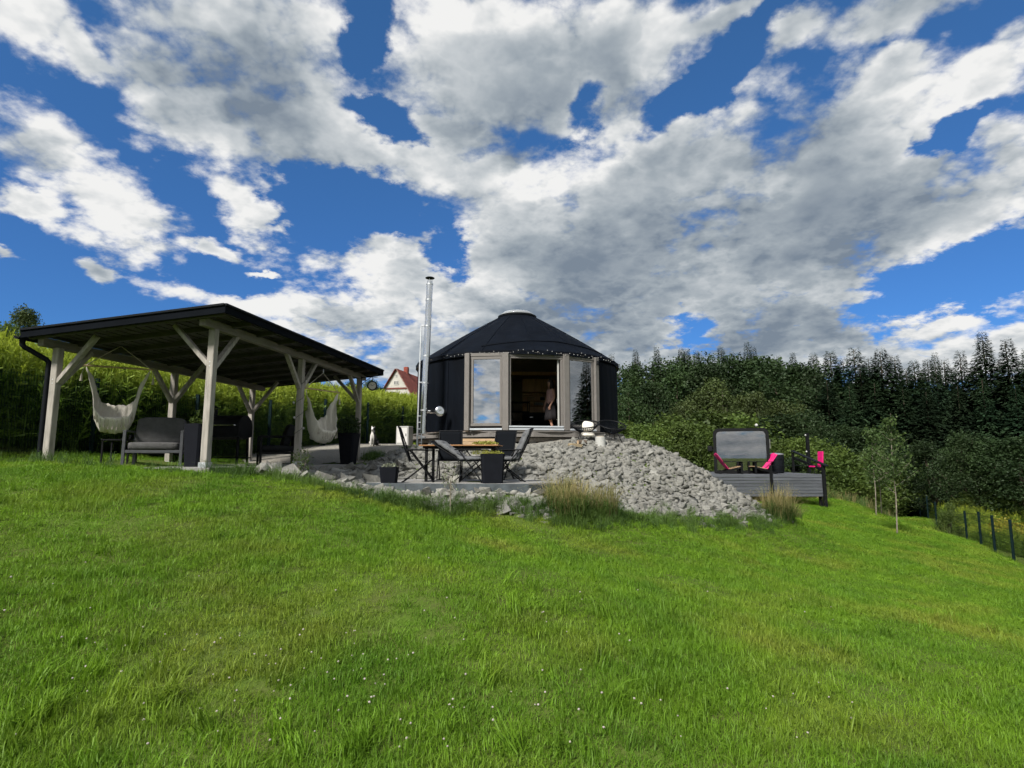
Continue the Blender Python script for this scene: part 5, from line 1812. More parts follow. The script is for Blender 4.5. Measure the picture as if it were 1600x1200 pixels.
# ------------------------------------------------------------------ chimney
def chimney():
    b = at(660, 694, 17.35); t_ = at(672, 432, 17.35)
    z0 = b.z
    h = t_.z - b.z
    c = thing('steel_chimney', b, 'tall stainless steel chimney standing on a bracket beside the yurt', 'chimney')
    lean = Vector((t_.x - b.x, 0, h))
    cuts = [.30, .42, .62, .86, 1.0]
    prev = .06
    for k in [.20, .36, .52, .70, .86, .955]:
        p0, p1 = lean * prev, lean * k
        mb = MB(); dz = (p1 - p0).length
        mb.tube([p0, p1 - lean.normalized() * .02], .098, 20); s = mb.build('pipe_section', M['steel'], c, smooth=True)
        mb = MB(); mb.tube([p1 - lean.normalized() * .045, p1], .106, 20); mb.build('clamp_band', M['galv'], s, smooth=True)
        prev = k
    mb = MB(); mb.tube([lean * .955, lean * .972], .085, 16); mb.build('outlet', M['steel'], c, smooth=True)
    for a in range(3):
        mb = MB(); o = Vector((math.cos(a * 2.09 + .4) * .075, math.sin(a * 2.09 + .4) * .075, 0)); mb.bar(lean * .965 + o, lean * .99 + o, .012, .012); mb.build('cap_stay', M['galv'], c)
    mb = MB(); mb.lathe([(.03, .0), (.14, .0), (.145, .015), (.12, .03), (.02, .055)], 20, lean * .988); mb.build('rain_cap', M['dark_metal'], c, smooth=True)
    # support mast with two arms
    m0 = Vector((-.17, .03, -.05)); m1 = lean * .70 + Vector((-.21, .03, 0))
    mb = MB(); mb.bar(m0, m1, .04, .04, ch=.004); mb.build('mast', M['galv'], c)
    for f in (.36, .70):
        mb = MB(); a = m0.lerp(m1, (f * h + .02) / m1.z if f < .6 else .99); q = lean * f
        mb.bar((a.x, a.y, q.z), (q.x - .09, q.y, q.z), .05, .035, ch=.004); mb.build('arm', M['galv'], c)
    # foot: lattice bracket
    mb = MB()
    for x in (-.14, -.02):
        mb.bar((x, -.06, -.08), (x, -.06, .86), .03, .03)
    for z in (.05, .25, .45, .65, .84):
        mb.bar((-.14, -.06, z), (-.02, -.06, z), .025, .02, up=(0, 1, 0))
    mb.build('foot_bracket', M['galv'], c)
    mb = MB(); mb.box((0, 0, .2), (.16, .16, .06), ch=.006); mb.build('console', M['galv'], c)
    # flue from the wall with its round cover plate
    fz = at(684, 643, 17.6).z - z0
    mb = MB(); mb.tube([(.02, .02, fz), (.62, .62, fz)], .075, 16); mb.build('flue_pipe', M['steel'], c, smooth=True)
    mb = MB()
    Mx = Vector((.45, -.89, .05)).to_track_quat('Z', 'Y').to_matrix()
    mb.lathe([(.03, .03), (.10, .055), (.15, .03), (.165, .0), (.155, -.015), (.03, -.02)], 28, (.50, .12, fz), M=Mx); mb.build('cover_plate', M['steel'], c, smooth='all')


chimney()


# ------------------------------------------------------------------ things beside the yurt
def small_things():
    # pale casing
    p = gp(641, 700); p = at(637, 690, 18.2); z = h1(p.x, p.y)
    c = thing('pale_cabinet', (p.x - .1, p.y, z), 'pale grey metal cabinet between the dog and the chimney foot', 'cabinet', R(-14))
    mb = MB(); mb.box((0, 0, .30), (.42, .36, .62), ch=.012); mb.build('casing', M['pale_box'], c)
    mb = MB(); mb.box((0, -.186, .32), (.34, .012, .46), ch=.004); mb.build('door_panel', M['white'], c)
    mb = MB(); mb.box((.13, -.198, .34), (.02, .016, .08), ch=.003); mb.build('handle', M['black'], c)
    # sawn timber lying below the platform
    for i, (px, py, L_, m_, lab) in enumerate([(748, 688, 1.15, 'raw_wood', 'fresh sawn plank lying under the yurt platform'), (690, 692, .55, 'pale_box', 'short pale offcut under the yurt platform'), (735, 693, 1.3, 'raw_wood', 'long lower sawn plank lying below the others'), (668, 700, .3, 'pale_box', 'small pale block at the chimney foot'), (715, 697, .4, 'slab', 'grey concrete kerb stone below the yurt platform')]):
        q = at(px, py, 16.45 - .10 * i)
        t = thing('timber_plank' if m_ == 'raw_wood' else 'offcut_block', (q.x, q.y, q.z), lab, 'timber' if m_ != 'slab' else 'kerb stone', R(random.uniform(-6, 3)))
        mb = MB(); mb.box((0, 0, 0), (L_, .16, .085), ch=.006); mb.build('board', M[m_], t)
        mb = MB(); mb.box((-L_ * .3, .02, -.09), (.07, .2, .10), ch=.006); mb.build('bearer', M['beam_wood'], t)
    # wire bowl chairs
    for k, (px, py, Y, lab, tilt) in enumerate([(914, 668, 16.45, 'round black wire bowl chair holding the white cushion', R(20)), (956, 672, 16.5, 'empty round black wire bowl chair at the yurt corner', R(24))]):
        q = at(px, py, Y); z = h1(q.x, q.y)
        r = thing('bowl_chair', (q.x, q.y, z + .02), lab, 'chair', R(-14 + 30 * k), 'wire bowl chairs on the stone slope')
        Mx = Matrix.Rotation(tilt, 3, 'X'); c = Vector((0, 0, .43)); RR = .40
        rim = [c + Mx @ Vector((RR * math.cos(a), RR * math.sin(a) * .92, .05)) for a in [i * 6.283 / 40 for i in range(40)]]
        mb = MB(); mb.tube(rim, .018, 6, closed=True); mb.build('rim', M['black'], r, smooth=True)
        mb = MB()
        for i in range(40):
            a = i * 6.283 / 40
            mb.tube([c + Mx @ Vector((RR * q_ * math.cos(a), RR * q_ * math.sin(a) * .92, .05 - .26 * (1 - q_ * q_))) for q_ in (1.0, .8, .55, .3, .1)], .008, 4)
        for q_ in (.86, .68, .46):
            mb.tube([c + Mx @ Vector((RR * q_ * math.cos(a), RR * q_ * math.sin(a) * .92, .05 - .26 * (1 - q_ * q_))) for a in [i * 6.283 / 28 for i in range(28)]], .007, 4, closed=True)
        mb.build('wire_bowl', M['sling'], r)
        for a in (45, 135, 225, 315):
            mb = MB(); d = Vector((math.cos(R(a)), math.sin(R(a)), 0)); mb.tube([d * .30 + Vector((0, 0, -.03)), d * .17 + Vector((0, 0, .22)), c + Mx @ (d * .22 + Vector((0, 0, -.10)))], .010, 6); mb.build('leg', M['black'], r)
        mb = MB(); mb.tube([Vector((math.cos(i * 6.283 / 24) * .26, math.sin(i * 6.283 / 24) * .26, .06)) for i in range(24)], .008, 5, closed=True); mb.build('base_ring', M['black'], r)
        if k == 0:
            cu = thing('white_cushion', (q.x + .08, q.y - .08, z + .34), 'plump off-white cushion sitting in the wire bowl chair', 'cushion', R(10))
            mb = MB(); pillow(mb, (0, .02, .09), (.33, .15, .30), (R(-18), R(9), 0), .45); mb.build('cover', M['cotton'], cu, smooth='all')
            mb = MB(); pillow(mb, (-.02, -.02, -.13), (.36, .34, .12), (R(8), 0, 0), .6); mb.build('seat_pad', M['cotton'], cu, smooth='all')
    q = at(938, 683, 16.1); z = h1(q.x, q.y)
    o = thing('tree_stump', (q.x, q.y, z), 'pale stump seat between the two wire bowl chairs', 'stump')
    rr = random.Random(3)
    mb = MB(); mb.lathe([(.16, -.05), (.145, .04), (.14, .22), (.13, .25), (.12, .255)], 18); mb.build('log', M['pale_box'], o, smooth=True)
    mb = MB(); mb.lathe([(.105, .256), (.10, .262), (.02, .263)], 18); mb.build('cut_face', M['raw_wood'], o)
    q = at(909, 681, 16.0); z = h1(q.x, q.y)
    o = thing('firewood_log', (q.x, q.y, z + .10), 'short split log lying on the stones below the bowl chair', 'log', R(20))
    mb = MB(); mb.lathe([(.07, -.12), (.075, 0), (.07, .12)], 12, M=Matrix.Rotation(R(90), 3, 'Y')); mb.build('bark_side', M['bark'], o, smooth=True)
    mb = MB(); mb.lathe([(.06, -.126), (.06, .126)], 12, M=Matrix.Rotation(R(90), 3, 'Y')); mb.build('cut_wood', M['raw_wood'], o)
    q = at(899, 687, 15.7); z = h1(q.x, q.y)
    o = bpy.data.objects.new('ochre_stone', ROCKS[3].copy()); o.data.materials.clear(); o.data.materials.append(M['rock_tan']); COL.objects.link(o)
    o.location = (q.x, q.y, z + .1); o.scale = (.22, .17, .15); tag(o, 'ochre coloured stone at the top of the stone slope', 'stone')
    # clock on a bracket at the last post
    cz = at(582, 603, 15.35)
    D = gl(0, 6.1)
    k = thing('station_clock', (cz.x, cz.y, cz.z), 'round black station clock on a bracket at the far gazebo post', 'clock', R(6))
    Mx = Matrix.Rotation(R(90), 3, 'X')
    mb = MB(); mb.lathe([(.115, -.045), (.128, -.04), (.128, .04), (.115, .045)], 28, M=Mx); mb.build('case', M['black'], k, smooth=True)
    mb = MB(); mb.lathe([(.10, .046), (.10, .05)], 28, M=Mx); fc = mb.build('dial', M['paper'], k)
    mb = MB()
    for i in range(12):
        a = i * math.pi / 6; mb.box((math.sin(a) * .083, -.052, math.cos(a) * .083), (.006, .003, .02), rot=(0, a, 0))
    mb.build('hour_marks', M['black'], fc)
    for L_, a, w in ((.05, R(-50), .012), (.075, R(60), .008)):
        mb = MB(); mb.bar((0, -.055, 0), (math.sin(a) * L_, -.055, math.cos(a) * L_), w, .003, up=(0, 1, 0), ch=0); mb.build('hand', M['black'], fc)
    lx = D.x - cz.x + .07
    mb = MB(); mb.tube([(lx, .1, .24), (-.02, 0, .24), (0, 0, .20), (0, 0, .12)], .010, 6); mb.tube([(lx, .1, .05), (lx + .12, .05, .14), (-.05, 0, .23)], .008, 6); mb.tube([(.13, 0, .24), (-.02, 0, .24)], .010, 6)
    mb.build('bracket', M['black'], k)
    mb = MB(); mb.box((lx - .005, .1, .15), (.02, .07, .24), ch=.004); mb.build('wall_plate', M['black'], k)


small_things()


# ------------------------------------------------------------------ sauna deck
def sauna():
    Y0 = 25.2
    a, b2 = at(1098, 741, Y0), at(1288, 741, Y0)
    zt = a.z; x0, x1 = a.x, b2.x; zb = at(1200, 776, Y0).z
    d = thing('wooden_deck', ((x0 + x1) / 2, Y0, zb), 'raised grey plank deck carrying the black sauna cabin', 'deck')
    ox = (x0 + x1) / 2; W = x1 - x0; Hh = zt - zb
    nb = 7
    for i in range(nb):
        h = Hh / nb
        mb = MB(); mb.box((random.uniform(-.01, .01), .0 + random.uniform(-.004, .004), h * (i + .5)), (W, .03, h - .012), ch=.004); mb.build('fascia_board', M['sdeck'], d)
    for i in range(nb):
        h = Hh / nb
        mb = MB(); mb.box((W / 2 - .02, 2.6, h * (i + .5)), (.03, 5.1, h - .012), ch=.004); mb.build('side_board', M['sdeck'], d)
    nd = 38
    for i in range(nd):
        y = .05 + i * 5.1 / nd
        mb = MB(); mb.box((0, y + .06, Hh - .015), (W + .04, .122, .028), ch=.003); mb.build('deck_board', M['sdeck'], d)
    for x in np.linspace(-W / 2 + .12, W / 2 - .12, 4):
        for y in (.2, 4.9):
            g = h1(ox + x, Y0 + y)
            mb = MB(); mb.bar((x, y, g - zb - .2), (x, y, Hh - .04), .12, .12); mb.build('deck_post', M['black'], d)
    # railing
    r = thing('deck_railing', (x1, Y0, zt), 'black railing with thin wires at the open end of the deck', 'railing')
    pm = at(1204, 741, Y0).x - x1
    for x, y, z0, z1, w in ((pm, -.05, -Hh - .0, .38, .10), (-.06, -.05, -Hh - .45, .42, .13), (-.06, 2.6, 0, .95, .09), (pm, 4.8, 0, .9, .09)):
        mb = MB(); mb.bar((x, y, z0), (x, y, z1), w, w); mb.build('post', M['black'], r)
    for z in (.12, .40):
        mb = MB(); mb.tube([(pm, -.05, z - .02), (-.06, -.05, z - .02)], .010 if z < .3 else .014, 6); mb.build('wire', M['dark_metal'], r)
    mb = MB(); mb.bar((-.05, -.35, .36), (-.05, 2.65, 1.04), .16, .05); mb.build('handrail', M['dark_metal'], r)
    mb = MB(); mb.bar((-.05, -.1, .16), (-.05, 2.55, .72), .03, .12); mb.build('side_rail', M['black'], r)
    # lamp pole
    q = at(1265, 741, 28.2)
    pl = thing('lamp_pole', (q.x, q.y, zt), 'black pole with pale lamps at the end of the deck', 'lamp pole')
    hp = at(1265, 677, 28.2).z - zt
    mb = MB(); mb.bar((0, 0, 0), (0, 0, hp), .13, .13); mb.build('pole', M['black'], pl)
    for z in (.35, 1.0, hp - .1):
        mb = MB(); mb.lathe([(.004, -.05), (.03, -.03), (.045, 0), (.03, .035), (.01, .05)], 10, (-.11, -.06, z)); mb.build('lamp_globe', M['bulb'], pl, smooth='all')
    mb = MB(); mb.tube([(-.09, -.05, .3), (-.13, -.05, .7), (-.10, -.05, 1.2), (-.11, -.05, hp - .05)], .006, 4); mb.build('cable', M['black'], pl)
    # cabin
    Yc = 26.2
    l_, rr_ = at(1119, 741, Yc), at(1201, 741, Yc)
    top = at(1160, 669, Yc).z
    w = rr_.x - l_.x; h = top - zt; cx = (l_.x + rr_.x) / 2
    s = thing('sauna_cabin', (cx, Yc, zt), 'black round-cornered sauna cabin with a big glass front', 'cabin', R(-19))
    D = 2.4; rad = .26

    def prof(ww, hh, r_, z0=.0, n=8):
        P = [(-ww / 2, z0), (ww / 2, z0)]
        for i in range(n + 1):
            a_ = math.pi / 2 * i / n; P.append((ww / 2 - r_ + r_ * math.cos(a_), hh - r_ + r_ * math.sin(a_)))
        for i in range(n + 1):
            a_ = math.pi / 2 + math.pi / 2 * i / n; P.append((-ww / 2 + r_ + r_ * math.cos(a_), hh - r_ + r_ * math.sin(a_)))
        return P
    po, pi_ = prof(w, h, rad), prof(w - .26, h - .14, rad - .08, .14)
    n = len(po)
    V = [(x, 0, z) for x, z in po] + [(x, D, z) for x, z in po] + [(x, 0, z) for x, z in pi_] + [(x, D - .1, z) for x, z in pi_]
    Fc = []
    for i in range(n):
        j = (i + 1) % n
        Fc += [[i, j, n + j, n + i], [i, j, 2 * n + j, 2 * n + i], [2 * n + i, 2 * n + j, 3 * n + j, 3 * n + i]]
    Fc += [list(range(n, 2 * n)), list(range(3 * n, 4 * n))[::-1]]
    mb = MB(); mb.add(V, Fc); mb.build('shell', M['black'], s, smooth=True)
    V = [(x * .995, .06, z) for x, z in pi_]
    V2 = [(x * .995, .072, z) for x, z in pi_]
    mb = MB(); mb.add(V + V2, [list(range(n)), list(range(n, 2 * n))[::-1]] + [[i, (i + 1) % n, n + (i + 1) % n, n + i] for i in range(n)])
    mb.build('glass_front', M['glass_cabin'], s)
    for z in (.45, .85):
        for k in range(3):
            mb = MB(); mb.box((-.35, D - .75 + k * .16 - (.45 - z) * .3, z), (w - 1.0, .13, .03), ch=.004); mb.build('bench_slat', M['cabinet'], s)
    mb = MB(); mb.box((.5, D - .6, .4), (.5, .5, .8), ch=.02); mb.build('stove', M['black'], s)
    mb = MB(); mb.box((-w / 2 - .14, .3, h * .55), (.24, .16, .26), ch=.03); mb.bar((-w / 2 - .05, .3, h * .55), (-w / 2 + .01, .3, h * .55), .04, .04); mb.build('side_box', M['black'], s)
    mb = MB(); mb.tube([(w / 2 + .03, .2, h * .55), (w / 2 + .03, .2, h * .75)], .03, 8); mb.build('side_lamp', M['bulb'], s)
    mb = MB(); p = ((1184 - 1160) / F * Yc, .1, h); mb.tube([p, (p[0], p[1], p[2] + .05)], .015, 6); mb.build('lamp_stem', M['black'], s)
    mb = MB(); mb.lathe([(.004, 0), (.055, .03), (.075, .085), (.055, .14), (.004, .16)], 12, (p[0], p[1], p[2] + .04)); mb.build('roof_lamp', M['bulb'], s, smooth='all')
    # pink deck chairs
    def pink(px, Y, yaw, label, flip):
        q = at(px, 735, Y)
        r = thing('pink_deck_chair', (q.x, Y, zt), label, 'deck chair', yaw, 'pink chairs on the deck')
        for k in range(5):
            x = -.22 + k * .11
            mb = MB(); mb.bar((x, .10, .22), (x * 1.15, .58, .92 - .03 * abs(k - 2)), .10, .022, up=(0, -1, 1), ch=.004); mb.build('back_slat', M['pink'], r)
        for k in range(5):
            y = -.42 + k * .11
            mb = MB(); mb.bar((-.27, y, .33 - k * .025), (.27, y, .33 - k * .025), .10, .022, ch=.004); mb.build('seat_slat', M['raw_wood'], r)
        for s_ in (-1, 1):
            mb = MB(); mb.bar((s_ * .29, -.45, 0), (s_ * .29, -.45, .52), .03, .09, up=(0, 1, 0), ch=.004); mb.build('front_leg', M['black'], r)
            mb = MB(); mb.bar((s_ * .255, -.46, .30), (s_ * .255, .52, .02), .025, .09, ch=.004); mb.build('side_rail', M['black'], r)
            mb = MB(); mb.bar((s_ * .31, -.50, .535), (s_ * .31, .34, .535), .10, .022, ch=.004); mb.build('armrest', M['black'], r)
    pink(1140, 25.75, R(84), 'pink slatted deck chair beside the cabin, nearer the stone slope', 1)
    pink(1191, 25.75, R(-84), 'pink slatted deck chair facing its twin across the glass front', -1)
    # upright pink chair by the railing
    q = at(1276, 741, 26.0)
    r = thing('pink_upright_chair', (q.x, 26.0, zt), 'small upright pink chair at the railing end of the deck', 'chair', R(90 + 180))
    mb = MB(); mb.box((0, 0, .32), (.42, .44, .06), ch=.01); mb.build('seat', M['pink'], r)
    mb = MB(); mb.box((0, .22, .66), (.42, .05, .66), rot=(R(-4), 0, 0), ch=.01); mb.build('backrest', M['pink'], r)
    for sx in (-.17, .17):
        for sy in (-.17, .19):
            mb = MB(); mb.tube([(sx, sy, 0), (sx * .95, sy * .95, .30)], .016, 6); mb.build('leg', M['black'], r)
    r.rotation_euler = (0, 0, R(-90))
    # dark tub with steel lid
    q = at(1213, 741, 27.0)
    r = thing('wood_fired_tub_stove', (q.x, 27.0, zt), 'dark round barrel with grey lid beside the sauna cabin', 'barrel')
    hh = at(1213, 709, 27.0).z - zt
    mb = MB(); mb.lathe([(.33, 0), (.36, .1), (.36, hh - .12), (.34, hh - .05)], 24); mb.build('drum', M['dark_metal'], r, smooth=True)
    mb = MB(); mb.lathe([(.37, hh - .05), (.37, hh - .01), (.2, hh + .03), (.03, hh + .04)], 24); mb.build('lid', M['galv'], r, smooth=True)
    for z in (.2, hh - .25):
        mb = MB(); mb.tube([(.365 * math.cos(a_), .365 * math.sin(a_), z) for a_ in [i * 6.283 / 28 for i in range(28)]], .012, 5, closed=True); mb.build('hoop', M['black'], r)
    # clipped green bush standing on the deck
    q = at(1243, 735, 28.6)
    r = thing('potted_bush', (q.x, 28.6, zt), 'round green bush in a pot behind the deck railing', 'plant')
    mb = MB(); mb.lathe([(.2, 0), (.27, .26), (.25, .27), (.2, .22)], 16); mb.build('pot', M['planter'], r)
    leafball(r, (0, 0, .42), .62, 1500, .10, M['oak'], seed=12, flat=.55)


M['sdeck'] = material('silvered_deck_plank', (0.070, 0.076, 0.088), 0.8, 0.32, 2.0, 0.2, 40, stretch=(0.5, 6, 6), rnd=0.14)
sauna()


# ------------------------------------------------------------------ fences
def fence_panel(p0, p1, h, step=.05, wire=.006):
    """welded mesh between two posts, as local points relative to p0"""
    d = p1 - p0; L_ = Vector((d.x, d.y, 0)).length
    n = max(2, int(L_ / step))
    V, Q = [], []
    e = Vector((d.x, d.y, 0)).normalized() * wire
    for i in range(1, n):
        b = d * (i / n)
        o = len(V); V += [b - e, b + e, b + e + Vector((0, 0, h)), b - e + Vector((0, 0, h))]; Q.append((o, o + 1, o + 2, o + 3))
    k = max(2, int(h / .2))
    for j in range(k + 1):
        z = Vector((0, 0, .04 + (h - .08) * j / k)); o = len(V); w = Vector((0, 0, wire * .7))
        V += [z - w, z + w, d + z + w, d + z - w]; Q.append((o, o + 1, o + 2, o + 3))
    return V, Q


def fence(pts, h, label, name='wire_fence', step=.05, w=.06, wire=.004):
    r = thing(name, pts[0], label, 'fence')
    o = Vector(pts[0])
    for i, p in enumerate(pts):
        p = Vector(p) - o
        mb = MB(); mb.bar(p - Vector((0, 0, .15)), p + Vector((0, 0, h + .05)), w, w * .7, up=(0, 1, 0), ch=.004)
        mb.box(p + Vector((0, 0, h + .055)), (w * 1.1, w * .8, .012)); mb.build('post', M['fence_green'], r)
        if i < len(pts) - 1:
            q = Vector(pts[i + 1]) - o
            V, Q = fence_panel(p, q, h, step, wire)
            me = np_mesh('mesh_panel', np.array([v + p for v in V]), Q)
            link('mesh_panel', me, M['fence_green'], r)
    return r


pts = []
for Y in (7.4, 9.9, 12.3, 14.75, 17.2, 19.65, 22.1, 24.6, 27.1):
    x = float(fence_x(Y)) + .12; pts.append((x, Y, h1(x, Y)))
fence(pts, 1.55, 'dark green wire mesh fence in front of the tall meadow', w=.08)
pts = [(float(fence_rx(y)), y, h1(fence_rx(y), y)) for y in (9.5, 12.0, 14.2)] + [(float(x), float(y), h1(x, y)) for x, y in zip(FRX, FRY)]
fence(pts, 1.2, 'dark green wire mesh fence along the low side of the lawn', step=.06, w=.07, wire=.008)


# ------------------------------------------------------------------ far house
def house():
    Y = 118.0
    pk = at(619.5, 577, Y); el = at(594, 624, Y)
    yaw = R(-11)
    w = 9.4; hw = w / 2
    zE = el.z; zP = pk.z
    g = h1(pk.x, Y)
    base = Vector((pk.x, Y, g - .3))
    r = thing('far_house', base, 'old white gabled house with red tiled roof behind the meadow', 'house', yaw)
    eav = zE - base.z - .3; ridge = zP - base.z
    L_ = 14.0
    hw = 4.05
    mb = MB()
    P = [(-hw, 0), (hw, 0), (hw, eav), (0, ridge - .25), (-hw, eav)]
    n = 5
    mb.add([(x, 0, z) for x, z in P] + [(x, L_, z) for x, z in P], [list(range(n)), list(range(n, 2 * n))[::-1]] + [[i, (i + 1) % n, n + (i + 1) % n, n + i] for i in range(n)])
    mb.build('walls', M['plaster'], r)
    rf = []
    for s in (-1, 1):
        mb = MB()
        a = Vector((0, -.35, ridge)); b = Vector((s * (hw + .55), -.35, eav - (ridge - eav) * .55 / hw + .0))
        nrm = Vector((s * (ridge - eav), 0, hw)).normalized() * .22
        dY = Vector((0, L_ + .7, 0))
        V = [a, b, b + dY, a + dY]
        V += [v + nrm for v in V]
        mb.add(V, [(0, 1, 2, 3), (4, 5, 6, 7), (0, 1, 5, 4), (1, 2, 6, 5), (2, 3, 7, 6), (3, 0, 4, 7)])
        o = mb.build('roof_slope', M['tile_red'], r); rf.append(o)
        mb = MB(); mb.bar(a + nrm * .6 + Vector((0, -.02, 0)), b + nrm * .6 + Vector((0, -.02, 0)), .10, .34, up=(0, 1, 0)); mb.build('verge', M['timber_red'] if s < 0 else M['tile_grey'], o)
    mb = MB(); mb.box((.0, 5.5, ridge + .5), (.9, .9, 1.6), ch=.03); mb.build('chimney', M['tile_red'], rf[1])

    def span(z):
        return hw if z < eav else hw * (ridge - .25 - z) / (ridge - .25 - eav)
    for py in (607, 625):
        z = at(619, py, Y).z - base.z
        mb = MB(); mb.box((0, -.05, z), (2 * span(z) + .1, .14, .34), ch=.02); mb.build('timber_band', M['timber_red'], r)

    def win(px, py, ww, hh):
        z = at(px, py, Y).z - base.z; x = (px - 619.5) / F * Y / math.cos(yaw)
        mb = MB()
        for (p, q) in (((x - ww / 2, z - hh / 2), (x + ww / 2, z - hh / 2)), ((x - ww / 2, z + hh / 2), (x + ww / 2, z + hh / 2)), ((x, z - hh / 2), (x, z + hh / 2)), ((x - ww / 2, z - hh / 2), (x - ww / 2, z + hh / 2)), ((x + ww / 2, z - hh / 2), (x + ww / 2, z + hh / 2))):
            mb.bar((p[0], -.05, p[1]), (q[0], -.05, q[1]), .09, .09, up=(0, 1, 0))
        o = mb.build('window', M['white'], r)
        mb = MB(); mb.box((x, -.03, z), (ww, .05, hh)); mb.build('pane', M['window_dark'], o)
    win(613.5, 615, 1.0, .95); win(618, 598, .5, .75); win(621.5, 598, .5, .75); win(619.6, 587, .42, .5); win(608.5, 632, .7, .9); win(614, 632, .7, .9)


house()


# ------------------------------------------------------------------ ornamental grasses and single plants
def ornamental(px, py, n, h, rad, label, seed, Y=None):
    g = gp(px, py)
    if Y:
        g = at(px, py, Y); g.z = h1(g.x, g.y)
    r = thing('ornamental_grass', g, label, 'grass tuft', 0, 'ornamental grass tufts')
    me = blades(n, rad, h * .5, h, .008, .62, seed, M['drygrass'], segs=4, droop=.75); link('straw_stalks', me, None, r)
    me = blades(int(n * 1.3), rad * 1.15, h * .25, h * .62, .011, .55, seed + 1, M['tallgrass'], segs=3, droop=.8); link('green_blades', me, None, r)
    return r


ornamental(884, 803, 620, .98, .36, 'wide straw-tipped grass tuft before the stone slope, nearest the terrace', 41)
ornamental(935, 806, 560, .86, .38, 'spreading straw-tipped grass tuft before the middle of the stone slope', 43)
ornamental(1216, 812, 620, 1.2, .36, 'pale straw grass tuft at the low end of the stone slope', 45)
ornamental(1236, 813, 360, .80, .32, 'lower greenish grass tuft beside the pale straw one', 47)

# dry twiggy sapling tied to its cane in front of the terrace
g = gp(703, 806)
r = thing('staked_sapling', g, 'thin dry sapling tied to a cane before the terrace', 'sapling')
mb = MB(); mb.tube([(0, 0, -.1), (.01, 0, .45), (.0, 0, .62)], [.012, .010, .007], 6); mb.build('cane', M['birch_bark'], r)
rr = random.Random(11)
mb = MB()
for i in range(16):
    z = rr.uniform(.30, .60); a = rr.uniform(0, 6.28); L_ = rr.uniform(.10, .28)
    mb.tube([(0, 0, z), (math.cos(a) * L_ * .35, math.sin(a) * L_ * .35, z + L_ * .8), (math.cos(a) * L_ * .45, math.sin(a) * L_ * .45, z + L_ * 1.25)], [.004, .003, .0015], 4)
mb.build('twigs', M['birch_bark'], r)
leafball(r, (0, 0, .62), .18, 110, .045, M['sedum'], seed=21, flat=1.5)
g = gp(470, 748)
r = thing('young_shrub', g, 'young feathery shrub growing at the foot of the middle gazebo post', 'shrub')
rr = random.Random(12)
mb = MB()
for i in range(9):
    a = rr.uniform(0, 6.28); L_ = rr.uniform(.3, .55)
    mb.tube([(0, 0, -.05), (math.cos(a) * L_ * .15, math.sin(a) * L_ * .15, L_ * .6), (math.cos(a) * L_ * .32, math.sin(a) * L_ * .32, L_)], [.005, .004, .002], 4)
mb.build('stems', M['birch_bark'], r)
leafball(r, (0, 0, .34), .22, 260, .05, M['bush'], seed=22, flat=1.2)


def clover():
    px = np.concatenate([rng.normal(560, 190, 80), rng.uniform(0, 1400, 60)]); py = np.concatenate([rng.normal(1060, 70, 80), rng.uniform(880, 1190, 60)])
    V, Q, off = [], [], 0
    bm = bmesh.new(); bmesh.ops.create_icosphere(bm, subdivisions=1, radius=1.0)
    v0 = np.array([v.co[:] for v in bm.verts]); f0 = np.array([[v.index for v in f.verts] for f in bm.faces]); bm.free()
    for a, b in zip(px, py):
        if not (870 < b < 1196):
            continue
        g = gp(a, b)
        s = rng.uniform(.005, .009); h = rng.uniform(.045, .075)
        V.append(v0 * s * np.array([1, 1, .85]) * (1 + rng.normal(0, .12, (len(v0), 1))) + np.array([g.x, g.y, g.z + h])); Q.append(f0 + off); off += len(v0)
    me = np_mesh('clover_flowers', np.concatenate(V), np.concatenate(Q))
    tag(link('clover_flowers', me, M['clover']), 'small white clover flowers dotted through the near lawn', 'flowers', kind='stuff')


clover()


# ------------------------------------------------------------------ dog and person
def skin_body(name, joints, edges, mat, parent, sub=2, root=0):
    """one continuous body grown round a skeleton"""
    me = bpy.data.meshes.new(name)
    me.from_pydata([j[:3] for j in joints], edges, [])
    o = bpy.data.objects.new(name, me); COL.objects.link(o)
    md = o.modifiers.new('skin', 'SKIN'); md.use_smooth_shade = True
    for i, j in enumerate(joints):
        rx = j[3]; ry = j[4] if len(j) > 4 else j[3]
        me.skin_vertices[0].data[i].radius = (rx, ry)
        me.skin_vertices[0].data[i].use_root = (i == root)
    s = o.modifiers.new('smooth', 'SUBSURF'); s.levels = sub; s.render_levels = sub
    dg = bpy.context.evaluated_depsgraph_get()
    m2 = bpy.data.meshes.new_from_object(o.evaluated_get(dg))
    bpy.data.objects.remove(o)
    m2.name = name
    m2.materials.clear(); m2.materials.append(mat)
    m2.polygons.foreach_set('use_smooth', [True] * len(m2.polygons))
    q = bpy.data.objects.new(name, m2); COL.objects.link(q); q.parent = parent
    return q


